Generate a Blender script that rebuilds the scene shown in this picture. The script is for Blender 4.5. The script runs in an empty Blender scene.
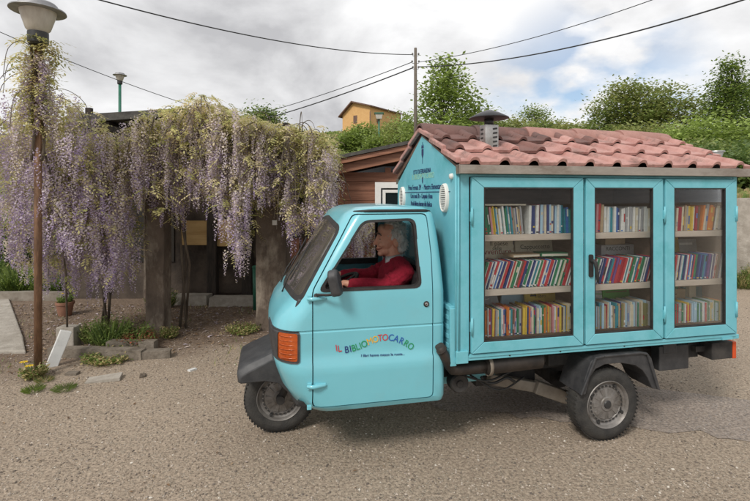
import bpy, bmesh, math, random
from mathutils import Vector, Matrix, noise
from mathutils.geometry import delaunay_2d_cdt
R = random.Random(7)
SC = bpy.context.scene
COL = SC.collection
rad = math.radians
H = 1.68                      # eye height, metres
F = 470 / 750                 # focal length / picture width

# ------------------------------------------------------------------ render
SC.render.engine = 'CYCLES'
SC.view_settings.view_transform = 'Standard'
SC.view_settings.look = 'None'
SC.view_settings.gamma = 1
SC.view_settings.use_curve_mapping = False
SC.view_settings.exposure = 0.42
SC.cycles.max_bounces = 8
SC.cycles.transparent_max_bounces = 16
cam = bpy.data.cameras.new('camera')
cam.sensor_width = 36
cam.lens = 36 * F
cam.shift_y = -55.5 / 750
cam.clip_end = 2000
cam_o = bpy.data.objects.new('camera', cam)
COL.objects.link(cam_o)
cam_o.location = (0, 0, H)
cam_o.rotation_euler = (rad(90), 0, 0)
SC.camera = cam_o

# ------------------------------------------------------------------ materials
def mat(name, c1, c2=None, rough=.6, scale=6, metal=0, bump=0, bscale=None, c3=None, s3=1.5, detail=6, spec=.5, lo=.35, hi=.65, coat=0, stretch=None, trans=0):
    m = bpy.data.materials.new(name); m.use_nodes = True
    nt = m.node_tree; N = nt.nodes; L = nt.links
    b = N['Principled BSDF']
    b.inputs['Roughness'].default_value = rough
    b.inputs['Metallic'].default_value = metal
    b.inputs['Specular IOR Level'].default_value = spec
    b.inputs['Coat Weight'].default_value = coat
    b.inputs['Base Color'].default_value = (*c1, 1)
    tc = N.new('ShaderNodeTexCoord'); vec = tc.outputs['Object']
    if stretch:
        mp = N.new('ShaderNodeMapping'); mp.inputs['Scale'].default_value = stretch
        L.new(vec, mp.inputs['Vector']); vec = mp.outputs['Vector']
    if c2:
        n = N.new('ShaderNodeTexNoise'); n.inputs['Scale'].default_value = scale; n.inputs['Detail'].default_value = detail
        n.inputs['Roughness'].default_value = .65
        L.new(vec, n.inputs['Vector'])
        r = N.new('ShaderNodeValToRGB')
        r.color_ramp.elements[0].position = lo; r.color_ramp.elements[1].position = hi
        r.color_ramp.elements[0].color = (*c1, 1); r.color_ramp.elements[1].color = (*c2, 1)
        L.new(n.outputs['Fac'], r.inputs['Fac']); out = r.outputs['Color']
        if c3:
            n2 = N.new('ShaderNodeTexNoise'); n2.inputs['Scale'].default_value = s3; n2.inputs['Detail'].default_value = 8
            n2.inputs['Roughness'].default_value = .7
            L.new(vec, n2.inputs['Vector'])
            r2 = N.new('ShaderNodeValToRGB'); r2.color_ramp.elements[0].position = .5; r2.color_ramp.elements[1].position = .68
            L.new(n2.outputs['Fac'], r2.inputs['Fac'])
            mx = N.new('ShaderNodeMix'); mx.data_type = 'RGBA'
            L.new(r2.outputs['Color'], mx.inputs['Factor']); L.new(out, mx.inputs['A']); mx.inputs['B'].default_value = (*c3, 1)
            out = mx.outputs['Result']
        L.new(out, b.inputs['Base Color'])
    if bump:
        n3 = N.new('ShaderNodeTexNoise'); n3.inputs['Scale'].default_value = bscale or scale * 3; n3.inputs['Detail'].default_value = 5
        L.new(vec, n3.inputs['Vector'])
        bp = N.new('ShaderNodeBump'); bp.inputs['Strength'].default_value = bump; bp.inputs['Distance'].default_value = .02
        L.new(n3.outputs['Fac'], bp.inputs['Height']); L.new(bp.outputs['Normal'], b.inputs['Normal'])
    if trans:
        t = N.new('ShaderNodeBsdfTranslucent'); ms = N.new('ShaderNodeMixShader'); ms.inputs['Fac'].default_value = trans
        if c2: L.new(out, t.inputs['Color'])
        else: t.inputs['Color'].default_value = (*c1, 1)
        L.new(b.outputs['BSDF'], ms.inputs[1]); L.new(t.outputs['BSDF'], ms.inputs[2])
        L.new(ms.outputs['Shader'], N['Material Output'].inputs['Surface'])
    return m

def glass(name, tint, ior=1.45, amount=1.0, pale_haze=0):
    m = bpy.data.materials.new(name); m.use_nodes = True
    nt = m.node_tree; N = nt.nodes; L = nt.links
    N.remove(N['Principled BSDF'])
    t = N.new('ShaderNodeBsdfTransparent'); t.inputs['Color'].default_value = (*tint, 1)
    g = N.new('ShaderNodeBsdfGlossy'); g.inputs['Roughness'].default_value = .015; g.inputs['Color'].default_value = (1, 1, 1, 1)
    f = N.new('ShaderNodeFresnel'); f.inputs['IOR'].default_value = ior
    mul = N.new('ShaderNodeMath'); mul.operation = 'MULTIPLY'; mul.inputs[1].default_value = amount
    mx = N.new('ShaderNodeMixShader')
    L.new(f.outputs['Fac'], mul.inputs[0]); L.new(mul.outputs[0], mx.inputs['Fac'])
    L.new(t.outputs['BSDF'], mx.inputs[1]); L.new(g.outputs['BSDF'], mx.inputs[2])
    d = N.new('ShaderNodeBsdfDiffuse'); d.inputs['Color'].default_value = (.5, .46, .40, 1); md = N.new('ShaderNodeMixShader'); md.inputs['Fac'].default_value = pale_haze  # painted haze: pale diffuse mixed in for soft reflections on the panes
    L.new(mx.outputs['Shader'], md.inputs[1]); L.new(d.outputs['BSDF'], md.inputs[2])
    L.new(md.outputs['Shader'], N['Material Output'].inputs['Surface'])
    return m

M = {}
M['teal'] = mat('teal_paint', (.16, .485, .565), (.175, .51, .59), rough=.3, scale=2.5, coat=.6, bump=.05, bscale=2.2, c3=(.175, .475, .545), s3=3.5)
M['teal2'] = mat('teal_cabinet_paint', (.145, .455, .535), (.175, .49, .565), rough=.42, scale=5, bump=.05, bscale=60, c3=(.10, .40, .45), s3=3)
M['rubber'] = mat('black_rubber', (.012, .012, .013), (.03, .028, .026), rough=.65, scale=20)
M['tyre'] = mat('tyre_rubber', (.02, .02, .02), (.05, .047, .042), rough=.8, scale=9, bump=.3, bscale=120)
M['plastic'] = mat('dark_plastic', (.03, .031, .034), (.055, .055, .057), rough=.5, scale=14, bump=.15, bscale=250)
M['under'] = mat('chassis_grime', (.012, .012, .013), (.05, .045, .04), rough=.7, scale=8)
M['muffler'] = mat('muffler_steel', (.02, .018, .017), (.06, .048, .04), rough=.55, scale=7, metal=.3)
M['rust'] = mat('brown_steel', (.16, .13, .10), (.26, .23, .19), rough=.6, scale=8)
M['rim'] = mat('rim_steel', (.17, .16, .15), (.25, .235, .22), rough=.5, scale=20, metal=.35, c3=(.10, .085, .07), s3=7)
M['hub'] = mat('dark_hub', (.03, .03, .03), rough=.5)
M['galv'] = mat('galvanised_steel', (.42, .43, .43), (.58, .58, .57), rough=.38, scale=12, metal=.7, c3=(.3, .29, .27), s3=5)
M['gutter'] = mat('eave_metal', (.34, .30, .26), (.48, .43, .37), rough=.33, scale=3, metal=.75, c3=(.25, .2, .16), s3=2.2, stretch=(1, 1, 3))
M['cap'] = mat('black_cowl', (.012, .013, .015), (.03, .03, .034), rough=.35, scale=8)
M['orange'] = mat('orange_lens', (.36, .062, .012), (.48, .10, .02), rough=.18, scale=40)
M['red_lens'] = mat('red_lens', (.6, .08, .02), rough=.2)
M['glass'] = glass('cabinet_glass', (.95, .965, .965), 1.33, .42, .012)
M['ws'] = glass('windscreen_glass', (.95, .96, .94), 1.9, 1.0, .07)
M['mirror'] = mat('mirror_face', (.6, .6, .6), rough=.05, metal=1)
M['wood_in'] = mat('dark_cabinet_wood', (.10, .062, .045), (.17, .105, .075), rough=.6, scale=4, stretch=(1, 1, 6))
M['shelf'] = mat('pale_shelf_wood', (.52, .43, .36), (.62, .52, .44), rough=.5, scale=5, stretch=(1, 6, 6))
M['ivory'] = mat('ivory_grille', (.66, .66, .62), (.72, .71, .67), rough=.45, scale=8)
M['ink'] = mat('navy_print', (.015, .03, .11), rough=.5)
M['fadeink'] = mat('faded_yellow_print', (.32, .55, .42), rough=.5)
M['seat'] = mat('black_vinyl', (.02, .02, .022), (.035, .034, .034), rough=.5, scale=30)
# roof tiles
M['tile'] = mat('terracotta', (.375, .185, .16), (.50, .29, .255), rough=.75, scale=7, bump=.2, bscale=60, c3=(.19, .115, .098), s3=5.5)
M['tile_dark'] = mat('weathered_terracotta', (.075, .052, .048), (.25, .12, .10), rough=.8, scale=4, bump=.25, bscale=50, c3=(.05, .04, .038), s3=2.0)
M['tile_ridge'] = mat('ridge_terracotta', (.29, .15, .125), (.42, .23, .195), rough=.75, scale=6, bump=.2, bscale=60, c3=(.12, .075, .068), s3=3.0)
# people
M['skin'] = mat('skin', (.80, .37, .245), (.88, .47, .33), rough=.5, scale=18, bump=.08, bscale=60)
M['sweater'] = mat('crimson_knit', (.25, .005, .02), (.36, .010, .035), rough=.9, scale=40, bump=.4, bscale=160)
M['shirt'] = mat('white_shirt', (.75, .75, .76), rough=.8)
M['trouser'] = mat('dark_trousers', (.03, .03, .04), rough=.9)
M['hair'] = mat('grey_hair', (.58, .55, .51), (.88, .86, .82), rough=.6, scale=60, stretch=(1, 1, .25), bump=.5, bscale=120)
M['brow'] = mat('eyebrow_grey', (.16, .13, .11), rough=.8)
M['eye'] = mat('eye_dark', (.03, .02, .015), rough=.2)
M['lip'] = mat('lip', (.42, .14, .11), rough=.45)
M['teeth'] = mat('teeth', (.75, .72, .66), rough=.3)
# setting
M['conc'] = mat('old_concrete', (.13, .107, .082), (.24, .205, .165), rough=.9, scale=7, bump=.5, bscale=40, c3=(.085, .068, .05), s3=4)
M['conc_pale'] = mat('pale_concrete', (.29, .26, .22), (.42, .385, .335), rough=.85, scale=9, bump=.3, bscale=50, c3=(.27, .24, .2), s3=3)
M['pillar'] = mat('stained_pillar', (.075, .056, .043), (.15, .115, .088), rough=.95, scale=5, bump=.6, bscale=30, c3=(.36, .31, .25), s3=2.2, stretch=(1, 1, .5))
M['plaster'] = mat('shade_darkened_plaster', (.055, .042, .033), (.11, .085, .066), rough=.95, scale=3, bump=.4, bscale=25, c3=(.035, .028, .023), s3=1.2)  # brown plaster, its colour deepened to carry the shade under the canopy
M['darkwood'] = mat('dark_timber', (.018, .014, .011), (.045, .034, .026), rough=.85, scale=9, stretch=(4, 4, .6))
M['ply'] = mat('yellow_plywood', (.42, .265, .10), (.56, .38, .17), rough=.75, scale=3, stretch=(.6, 4, 6))
M['redwood'] = mat('red_brown_boards', (.19, .078, .046), (.32, .145, .088), rough=.7, scale=5, stretch=(.4, 3, 7), bump=.2, bscale=20)
M['fascia'] = mat('brown_fascia', (.20, .085, .05), (.37, .17, .10), rough=.6, scale=4, stretch=(.4, 3, 8))
M['whitepaint'] = mat('white_frame_paint', (.72, .71, .68), (.8, .79, .77), rough=.5, scale=9)
M['darkglass'] = mat('dark_window_glass', (.012, .013, .014), rough=.06, spec=.6)
M['slate'] = mat('mossy_roofing', (.045, .042, .04), (.10, .095, .085), rough=.9, scale=6, bump=.4, bscale=20)
M['ochre'] = mat('orange_plaster', (.60, .35, .14), (.67, .41, .175), rough=.9, scale=2)
M['houseroof'] = mat('far_roof', (.12, .075, .06), (.2, .12, .09), rough=.9, scale=3)
M['rustpost'] = mat('rusty_post', (.13, .066, .036), (.24, .135, .075), rough=.8, scale=10, bump=.3, c3=(.09, .05, .03), s3=4, stretch=(3, 3, .7))
M['lampmetal'] = mat('lamp_grey_metal', (.22, .22, .23), (.34, .34, .35), rough=.5, scale=10, metal=.3)
M['lampdark'] = mat('lamp_collar', (.025, .025, .025), rough=.5)
M['lampglass'] = mat('frosted_lamp_shade', (.62, .57, .50), (.74, .70, .63), rough=.35, scale=14, stretch=(1, 1, .3), trans=.35)
M['green_metal'] = mat('green_pole_paint', (.02, .12, .075), (.03, .16, .10), rough=.45, scale=9)
M['polewood'] = mat('weathered_pole', (.10, .082, .065), (.17, .145, .12), rough=.9, scale=9, stretch=(4, 4, .4))
M['cable'] = mat('cable_black', (.03, .03, .032), rough=.7)
M['porcelain'] = mat('insulator', (.16, .15, .14), rough=.3)
M['bark'] = mat('bark', (.075, .057, .043), (.15, .12, .09), rough=.95, scale=12, bump=.6, bscale=30, stretch=(2, 2, .4))
M['terracotta'] = mat('flower_pot', (.20, .095, .06), (.28, .14, .09), rough=.8, scale=8)
M['whitestone'] = mat('white_stone', (.60, .61, .60), (.72, .72, .70), rough=.7, scale=6, c3=(.4, .39, .36), s3=4)
LEAF = {}
def leafmat(n, c, tr=.42):
    c = tuple(x * 1.75 for x in c); c2 = tuple(min(1, x * 1.5) for x in c)
    LEAF[n] = mat('leaf_' + n, c, c2, rough=.55, scale=1.3, detail=3, trans=tr)
leafmat('dark', (.055, .085, .024)); leafmat('mid', (.105, .138, .038)); leafmat('bright', (.125, .165, .036))
leafmat('olive', (.16, .165, .055)); leafmat('yellow', (.275, .255, .115)); leafmat('tan', (.315, .27, .165)); leafmat('moss', (.155, .165, .05)); leafmat('bronze', (.13, .085, .04))
leafmat('grass', (.085, .12, .03)); leafmat('dry', (.24, .20, .10)); leafmat('redweed', (.16, .05, .03))
leafmat('fresh', (.19, .24, .07)); leafmat('scrub', (.145, .16, .058))
def petal(n, c): M[n] = mat(n, c, tuple(min(1, x * 1.3) for x in c), rough=.6, scale=3, trans=.35)
petal('petal_lilac', (.46, .385, .49)); petal('petal_violet', (.33, .25, .42)); petal('petal_pale', (.60, .53, .57)); petal('petal_cream', (.60, .53, .43))
petal('petal_yellow', (.75, .52, .03))

# ------------------------------------------------------------------ mesh helpers
def link(name, me, parent=None):
    o = bpy.data.objects.new(name, me); COL.objects.link(o)
    if parent: o.parent = parent
    return o

def spl(pts, k=6):
    P_ = [Vector(p) for p in pts]; P_ = [P_[0] * 2 - P_[1]] + P_ + [P_[-1] * 2 - P_[-2]]; out = []
    for i in range(1, len(P_) - 2):
        a, b, c, d = P_[i - 1:i + 3]
        for j in range(k):
            t = j / k; out.append(.5 * (2 * b + (c - a) * t + (2 * a - 5 * b + 4 * c - d) * t * t + (3 * b - a - 3 * c + d) * t ** 3))
    return out + [P_[-2]]

class MB:
    def __init__(s): s.v = []; s.f = []; s.m = []; s.sm = []
    def add(s, vs, fs, m=0, smooth=False):
        b = len(s.v); s.v += [tuple(v) for v in vs]
        for f in fs: s.f.append([b + i for i in f]); s.m.append(m); s.sm.append(smooth)
    def box(s, x0, x1, y0, y1, z0, z1, m=0, T=None):
        vs = [Vector((x, y, z)) for z in (z0, z1) for y in (y0, y1) for x in (x0, x1)]
        if T: vs = [T @ v for v in vs]
        s.add(vs, [(0, 2, 3, 1), (4, 5, 7, 6), (0, 1, 5, 4), (2, 6, 7, 3), (0, 4, 6, 2), (1, 3, 7, 5)], m)
    def prism(s, poly, axis, a, b, m=0, T=None):
        """poly: 2-D outline; axis 'y' -> (x,z) outline extruded along y; 'x' -> (y,z); 'z' -> (x,y)"""
        def p(q, w):
            v = {'y': (q[0], w, q[1]), 'x': (w, q[0], q[1]), 'z': (q[0], q[1], w)}[axis]
            v = Vector(v); return T @ v if T else v
        n = len(poly); vs = [p(q, a) for q in poly] + [p(q, b) for q in poly]
        fs = [list(range(n))[::-1], list(range(n, 2 * n))] + [(i, (i + 1) % n, n + (i + 1) % n, n + i) for i in range(n)]
        s.add(vs, fs, m)
    def tube(s, pts, r, n=8, m=0, cap=True, smooth=True):
        pts = [Vector(p) for p in pts]; k = len(pts)
        rs = r if isinstance(r, (list, tuple)) else [r] * k
        vs = []; up = Vector((0, 0, 1)); prev = None
        for i, p in enumerate(pts):
            d = (pts[min(i + 1, k - 1)] - pts[max(i - 1, 0)]).normalized()
            if prev is None:
                x = d.cross(up if abs(d.z) < .95 else Vector((1, 0, 0))).normalized()
            else:
                x = (prev - d * prev.dot(d)).normalized()
            prev = x; y = d.cross(x)
            for j in range(n):
                t = 2 * math.pi * j / n; vs.append(p + (x * math.cos(t) + y * math.sin(t)) * rs[i])
        fs = [(i * n + j, i * n + (j + 1) % n, (i + 1) * n + (j + 1) % n, (i + 1) * n + j) for i in range(k - 1) for j in range(n)]
        s.add(vs, fs, m, smooth)
        if cap:
            b = len(s.v) - len(vs)
            s.f.append([b + j for j in range(n)][::-1]); s.m.append(m); s.sm.append(False)
            s.f.append([b + (k - 1) * n + j for j in range(n)]); s.m.append(m); s.sm.append(False)
    def lathe(s, prof, n=32, axis='z', c=(0, 0, 0), m=0, smooth=True, T=None, closed=False):
        vs = []; k = len(prof)
        for r, h in prof:
            for j in range(n):
                t = 2 * math.pi * j / n; a, b = r * math.cos(t), r * math.sin(t)
                v = Vector((a, b, h) if axis == 'z' else (a, h, b)) + Vector(c)
                vs.append(T @ v if T else v)
        kk = k if closed else k - 1
        fs = [(i * n + j, i * n + (j + 1) % n, ((i + 1) % k) * n + (j + 1) % n, ((i + 1) % k) * n + j) for i in range(kk) for j in range(n)]
        s.add(vs, fs, m, smooth)
    def build(s, name, mats, parent=None, bevel=0, sharp=None, fix=True):
        me = bpy.data.meshes.new(name); me.from_pydata(s.v, [], s.f)
        for mt in (mats if isinstance(mats, (list, tuple)) else [mats]): me.materials.append(mt)
        me.polygons.foreach_set('material_index', s.m); me.polygons.foreach_set('use_smooth', s.sm)
        me.update()
        if fix:
            bm = bmesh.new(); bm.from_mesh(me); bmesh.ops.recalc_face_normals(bm, faces=bm.faces); bm.to_mesh(me); bm.free()
        if sharp: smooth_angle(me, sharp)
        o = link(name, me, parent)
        if bevel:
            b = o.modifiers.new('bevel', 'BEVEL'); b.width = bevel; b.segments = 2; b.limit_method = 'ANGLE'; b.angle_limit = rad(40)
        return o

def smooth_angle(me, deg):
    for p in me.polygons: p.use_smooth = True
    me.set_sharp_from_angle(angle=rad(deg))

def evaluated(o):
    dg = bpy.context.evaluated_depsgraph_get(); dg.update()
    return bpy.data.meshes.new_from_object(o.evaluated_get(dg))

def kill(o):
    me = o.data; bpy.data.objects.remove(o); bpy.data.meshes.remove(me)

def boolean(o, cutter, op='DIFFERENCE', keep=False):
    md = o.modifiers.new('b', 'BOOLEAN'); md.operation = op; md.object = cutter; md.solver = 'EXACT'
    me = evaluated(o); o.modifiers.clear(); old = o.data; o.data = me; bpy.data.meshes.remove(old)
    if not keep: kill(cutter)

def thing(name, label, cat, loc=(0, 0, 0), rz=0, group=None):
    o = bpy.data.objects.new(name, None); COL.objects.link(o)
    o.location = loc; o.rotation_euler = (0, 0, rz); o.empty_display_size = .1
    tag(o, label, cat, group); return o
def tag(o, label=None, cat=None, group=None, kind=None):
    if label: o['label'] = label
    if cat: o['category'] = cat
    if group: o['group'] = group
    if kind: o['kind'] = kind
    return o
def W(x, y, Y):
    """world point seen in direction (x, y) of the 750-px picture at true depth Y metres"""
    return Vector(((x - 375) / 470 * Y, Y, H + (195 - y) / 470 * Y))
def rounded(poly, r, n=5):
    out = []; k = len(poly)
    for i in range(k):
        p, a, b = Vector(poly[i]), Vector(poly[i - 1]), Vector(poly[(i + 1) % k])
        da, db = (a - p), (b - p); rr = min(r, da.length * .45, db.length * .45)
        p0, p1 = p + da.normalized() * rr, p + db.normalized() * rr
        for j in range(n + 1):
            t = j / n; out.append(tuple(p0 * (1 - t) ** 2 + p * 2 * t * (1 - t) + p1 * t * t))
    return out
def grow(poly, d):
    k = len(poly); A = sum(poly[i][0] * poly[(i + 1) % k][1] - poly[(i + 1) % k][0] * poly[i][1] for i in range(k))
    sg = 1 if A > 0 else -1; out = []
    for i in range(k):
        p, a, b = Vector(poly[i]), Vector(poly[i - 1]), Vector(poly[(i + 1) % k])
        n1 = Vector(((p - a).y, -(p - a).x)).normalized() * sg; n2 = Vector(((b - p).y, -(b - p).x)).normalized() * sg
        n = (n1 + n2); n = n / max(.3, n.dot(n1)) ; out.append(tuple(p + n * d))
    return out
def text_mesh(s, size, spacing=1.0):
    cu = bpy.data.curves.new('t', 'FONT'); cu.body = s; cu.size = size; cu.align_x = 'CENTER'; cu.space_character = spacing
    cu.resolution_u = 3; cu.extrude = .0006
    o = bpy.data.objects.new('t', cu); COL.objects.link(o)
    me = evaluated(o); bpy.data.objects.remove(o); bpy.data.curves.remove(cu)
    vs = [v.co.copy() for v in me.vertices]; fs = [list(p.vertices) for p in me.polygons]; bpy.data.meshes.remove(me)
    return vs, fs

# ------------------------------------------------------------------ world and sun
SUN_EL, SUN_AZ = rad(44), rad(212)     # azimuth clockwise from +Y (north): behind the camera, a little to its left
w = bpy.data.worlds.new('World'); SC.world = w; w.use_nodes = True
nt = w.node_tree; N = nt.nodes; L = nt.links
bg = N['Background']; out = N['World Output']
sky = N.new('ShaderNodeTexSky'); sky.sky_type = 'NISHITA'; sky.sun_disc = False
sky.sun_elevation = SUN_EL; sky.sun_rotation = SUN_AZ
L.new(sky.outputs['Color'], bg.inputs['Color']); bg.inputs['Strength'].default_value = .10
cl = N.new('ShaderNodeBackground')
tc = N.new('ShaderNodeTexCoord')
mp = N.new('ShaderNodeMapping'); mp.inputs['Scale'].default_value = (1.0, 1.0, 1.9); mp.inputs['Location'].default_value = (.35, .2, .6)
L.new(tc.outputs['Generated'], mp.inputs['Vector'])
n1 = N.new('ShaderNodeTexNoise'); n1.inputs['Scale'].default_value = 2.3; n1.inputs['Detail'].default_value = 9; n1.inputs['Roughness'].default_value = .56; n1.inputs['Distortion'].default_value = .25
L.new(mp.outputs['Vector'], n1.inputs['Vector'])
r1 = N.new('ShaderNodeValToRGB')
e = r1.color_ramp.elements
e[0].position = .35; e[0].color = (.48, .48, .495, 1); e[1].position = .585; e[1].color = (.88, .88, .885, 1)
k = e.new(.47); k.color = (.70, .70, .71, 1)
L.new(n1.outputs['Fac'], r1.inputs['Fac']); L.new(r1.outputs['Color'], cl.inputs['Color']); cl.inputs['Strength'].default_value = .86
# a break in the cloud, low over the hill
dt = N.new('ShaderNodeVectorMath'); dt.operation = 'DOT_PRODUCT'; dt.inputs[1].default_value = Vector((.405, .90, .155)).normalized()
L.new(tc.outputs['Generated'], dt.inputs[0])
mr = N.new('ShaderNodeMapRange'); mr.inputs['From Min'].default_value = .972; mr.inputs['From Max'].default_value = 1.0; mr.inputs['To Min'].default_value = 0; mr.inputs['To Max'].default_value = 1
L.new(dt.outputs['Value'], mr.inputs['Value'])
n2 = N.new('ShaderNodeTexNoise'); n2.inputs['Scale'].default_value = 7; n2.inputs['Detail'].default_value = 6
mp2 = N.new('ShaderNodeMapping'); mp2.inputs['Scale'].default_value = (1, 1, 1.9); mp2.inputs['Rotation'].default_value = (0, rad(20), 0)
L.new(tc.outputs['Generated'], mp2.inputs['Vector']); L.new(mp2.outputs['Vector'], n2.inputs['Vector'])
mm = N.new('ShaderNodeMapRange'); mm.inputs['From Min'].default_value = .44; mm.inputs['From Max'].default_value = .60; mm.inputs['To Max'].default_value = .95
L.new(n2.outputs['Fac'], mm.inputs['Value'])
mu = N.new('ShaderNodeMath'); mu.operation = 'MULTIPLY'
L.new(mr.outputs['Result'], mu.inputs[0]); L.new(mm.outputs['Result'], mu.inputs[1])
ms = N.new('ShaderNodeMixShader')
L.new(mu.outputs[0], ms.inputs['Fac']); L.new(cl.outputs['Background'], ms.inputs[1]); L.new(bg.outputs['Background'], ms.inputs[2])
L.new(ms.outputs['Shader'], out.inputs['Surface'])
sl = bpy.data.lights.new('sun', 'SUN'); sl.energy = 1.9; sl.angle = rad(14); sl.color = (1, .95, .88)
so = bpy.data.objects.new('sun', sl); COL.objects.link(so)
sd = Vector((math.sin(SUN_AZ) * math.cos(SUN_EL), math.cos(SUN_AZ) * math.cos(SUN_EL), math.sin(SUN_EL)))
so.rotation_euler = sd.to_track_quat('Z', 'Y').to_euler()


# ================================================================== GROUND
def gravel_mat(name, base, alt, stone_lo, stone_hi, soil=None):
    m = bpy.data.materials.new(name); m.use_nodes = True
    nt = m.node_tree; N = nt.nodes; L = nt.links; b = N['Principled BSDF']
    b.inputs['Roughness'].default_value = .92; b.inputs['Specular IOR Level'].default_value = .3
    tc = N.new('ShaderNodeTexCoord').outputs['Object']
    def noise_(s, d=6, ro=.6):
        n = N.new('ShaderNodeTexNoise'); n.inputs['Scale'].default_value = s; n.inputs['Detail'].default_value = d; n.inputs['Roughness'].default_value = ro
        L.new(tc, n.inputs['Vector']); return n.outputs['Fac']
    def ramp(f, p0, p1, c0=(0, 0, 0), c1=(1, 1, 1)):
        r = N.new('ShaderNodeValToRGB'); r.color_ramp.elements[0].position = p0; r.color_ramp.elements[1].position = p1
        r.color_ramp.elements[0].color = (*c0, 1); r.color_ramp.elements[1].color = (*c1, 1); L.new(f, r.inputs['Fac']); return r.outputs['Color']
    def mix(f, a, c):
        x = N.new('ShaderNodeMix'); x.data_type = 'RGBA'
        if isinstance(f, float): x.inputs['Factor'].default_value = f
        else: L.new(f, x.inputs['Factor'])
        for s, v in (('A', a), ('B', c)):
            if isinstance(v, tuple): x.inputs[s].default_value = (*v, 1)
            else: L.new(v, x.inputs[s])
        return x.outputs['Result']
    big = ramp(noise_(.7, 8, .65), .36, .64, base, alt)
    fine = ramp(noise_(52, 5, .7), .33, .67, tuple(x * .38 for x in base), tuple(min(1, x * 1.5) for x in alt))
    col = mix(.68, big, fine)
    vo = N.new('ShaderNodeTexVoronoi'); vo.inputs['Scale'].default_value = 62; L.new(tc, vo.inputs['Vector'])
    sep = N.new('ShaderNodeSeparateColor'); L.new(vo.outputs['Color'], sep.inputs['Color'])
    stone = ramp(sep.outputs['Red'], 0, 1, stone_lo, stone_hi)
    pick = ramp(sep.outputs['Green'], .60, .66); rnd = ramp(vo.outputs['Distance'], .34, .46, (1, 1, 1), (0, 0, 0))
    mu = N.new('ShaderNodeMath'); mu.operation = 'MULTIPLY'; L.new(pick, mu.inputs[0]); L.new(rnd, mu.inputs[1])
    mu2 = N.new('ShaderNodeMath'); mu2.operation = 'MULTIPLY'; L.new(mu.outputs[0], mu2.inputs[0]); mu2.inputs[1].default_value = .75
    col = mix(mu2.outputs[0], col, stone)
    if soil:   # bare earth near the pergola, with a ragged border
        sx = N.new('ShaderNodeSeparateXYZ'); L.new(tc, sx.inputs['Vector'])
        a1 = N.new('ShaderNodeMath'); a1.operation = 'MULTIPLY_ADD'; L.new(sx.outputs['X'], a1.inputs[0]); a1.inputs[1].default_value = -.42; L.new(sx.outputs['Y'], a1.inputs[2])
        a2 = N.new('ShaderNodeMath'); a2.operation = 'MULTIPLY_ADD'; L.new(noise_(1.6, 6, .6), a2.inputs[0]); a2.inputs[1].default_value = 1.6; L.new(a1.outputs[0], a2.inputs[2])
        mr = N.new('ShaderNodeMapRange'); L.new(a2.outputs[0], mr.inputs['Value']); mr.inputs['From Min'].default_value = 6.35; mr.inputs['From Max'].default_value = 7.0
        earth = ramp(noise_(9, 8, .7), .3, .7, soil[0], soil[1])
        litter = ramp(noise_(48, 4, .7), .52, .66)
        earth = mix(litter, earth, soil[2])
        mm = N.new('ShaderNodeMath'); mm.operation = 'MULTIPLY'; L.new(mr.outputs['Result'], mm.inputs[0]); mm.inputs[1].default_value = .85
        col = mix(mm.outputs[0], col, earth)
    L.new(col, b.inputs['Base Color'])
    ad = N.new('ShaderNodeMath'); ad.operation = 'ADD'; L.new(mu.outputs[0], ad.inputs[0]); L.new(noise_(45, 6, .7), ad.inputs[1])
    bp = N.new('ShaderNodeBump'); bp.inputs['Strength'].default_value = .8; bp.inputs['Distance'].default_value = .012
    L.new(ad.outputs[0], bp.inputs['Height']); L.new(bp.outputs['Normal'], b.inputs['Normal'])
    return m
M['ground'] = gravel_mat('gravelly_asphalt', (.235, .182, .134), (.385, .312, .24), (.17, .135, .10), (.50, .44, .36),
                         ((.085, .056, .038), (.20, .142, .10), (.30, .23, .185)))
M['strip'] = gravel_mat('grey_asphalt_patch', (.245, .20, .165), (.325, .275, .235), (.15, .13, .12), (.42, .39, .37))
mb = MB(); mb.add([(-300, -60, 0), (300, -60, 0), (300, 500, 0), (-300, 500, 0)], [(0, 1, 2, 3)])
tag(mb.build('ground', M['ground']), kind='structure')
# greyer asphalt strip crossing behind the rear wheel
top = [(.2, 4.62), (.9, 4.40), (1.6, 4.25), (2.3, 4.12), (3.0, 3.86), (4.0, 3.45), (6.5, 2.5)]
bot = [(7.0, 1.6), (3.9, 2.75), (2.9, 3.12), (2.2, 3.33), (1.5, 3.46), (.7, 3.65), (.1, 3.9)]
def rag(ps, a):
    o = []
    for i in range(len(ps) - 1):
        for t in range(8):
            q = t / 8; o.append((ps[i][0] * (1 - q) + ps[i + 1][0] * q + R.uniform(-2*a, 2*a), ps[i][1] * (1 - q) + ps[i + 1][1] * q + R.uniform(-2*a, 2*a)))
    return o + [ps[-1]]
pl = rag(top, .012) + rag(bot, .025)
vs, _, fs, *_ = delaunay_2d_cdt([Vector(p) for p in pl], [], [list(range(len(pl)))], 1, 1e-5)
mb = MB(); mb.add([(v.x, v.y, .004) for v in vs], [list(f) for f in fs])
tag(mb.build('asphalt_strip', M['strip']), kind='structure')
# pale concrete path at the far left
mb = MB(); mb.box(-8.2, -3.62, 4.62, 5.2, -.1, .03)
mb = MB(); mb.prism([(-3.70, 4.98), (-4.12, 5.5), (-4.98, 6.5), (-6.7, 8.5), (-9.6, 8.5), (-8.6, 6.0), (-7.5, 4.75)], 'z', -.1, .035)
tag(mb.build('concrete_path', M['conc_pale'], bevel=.015), kind='structure')

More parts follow.
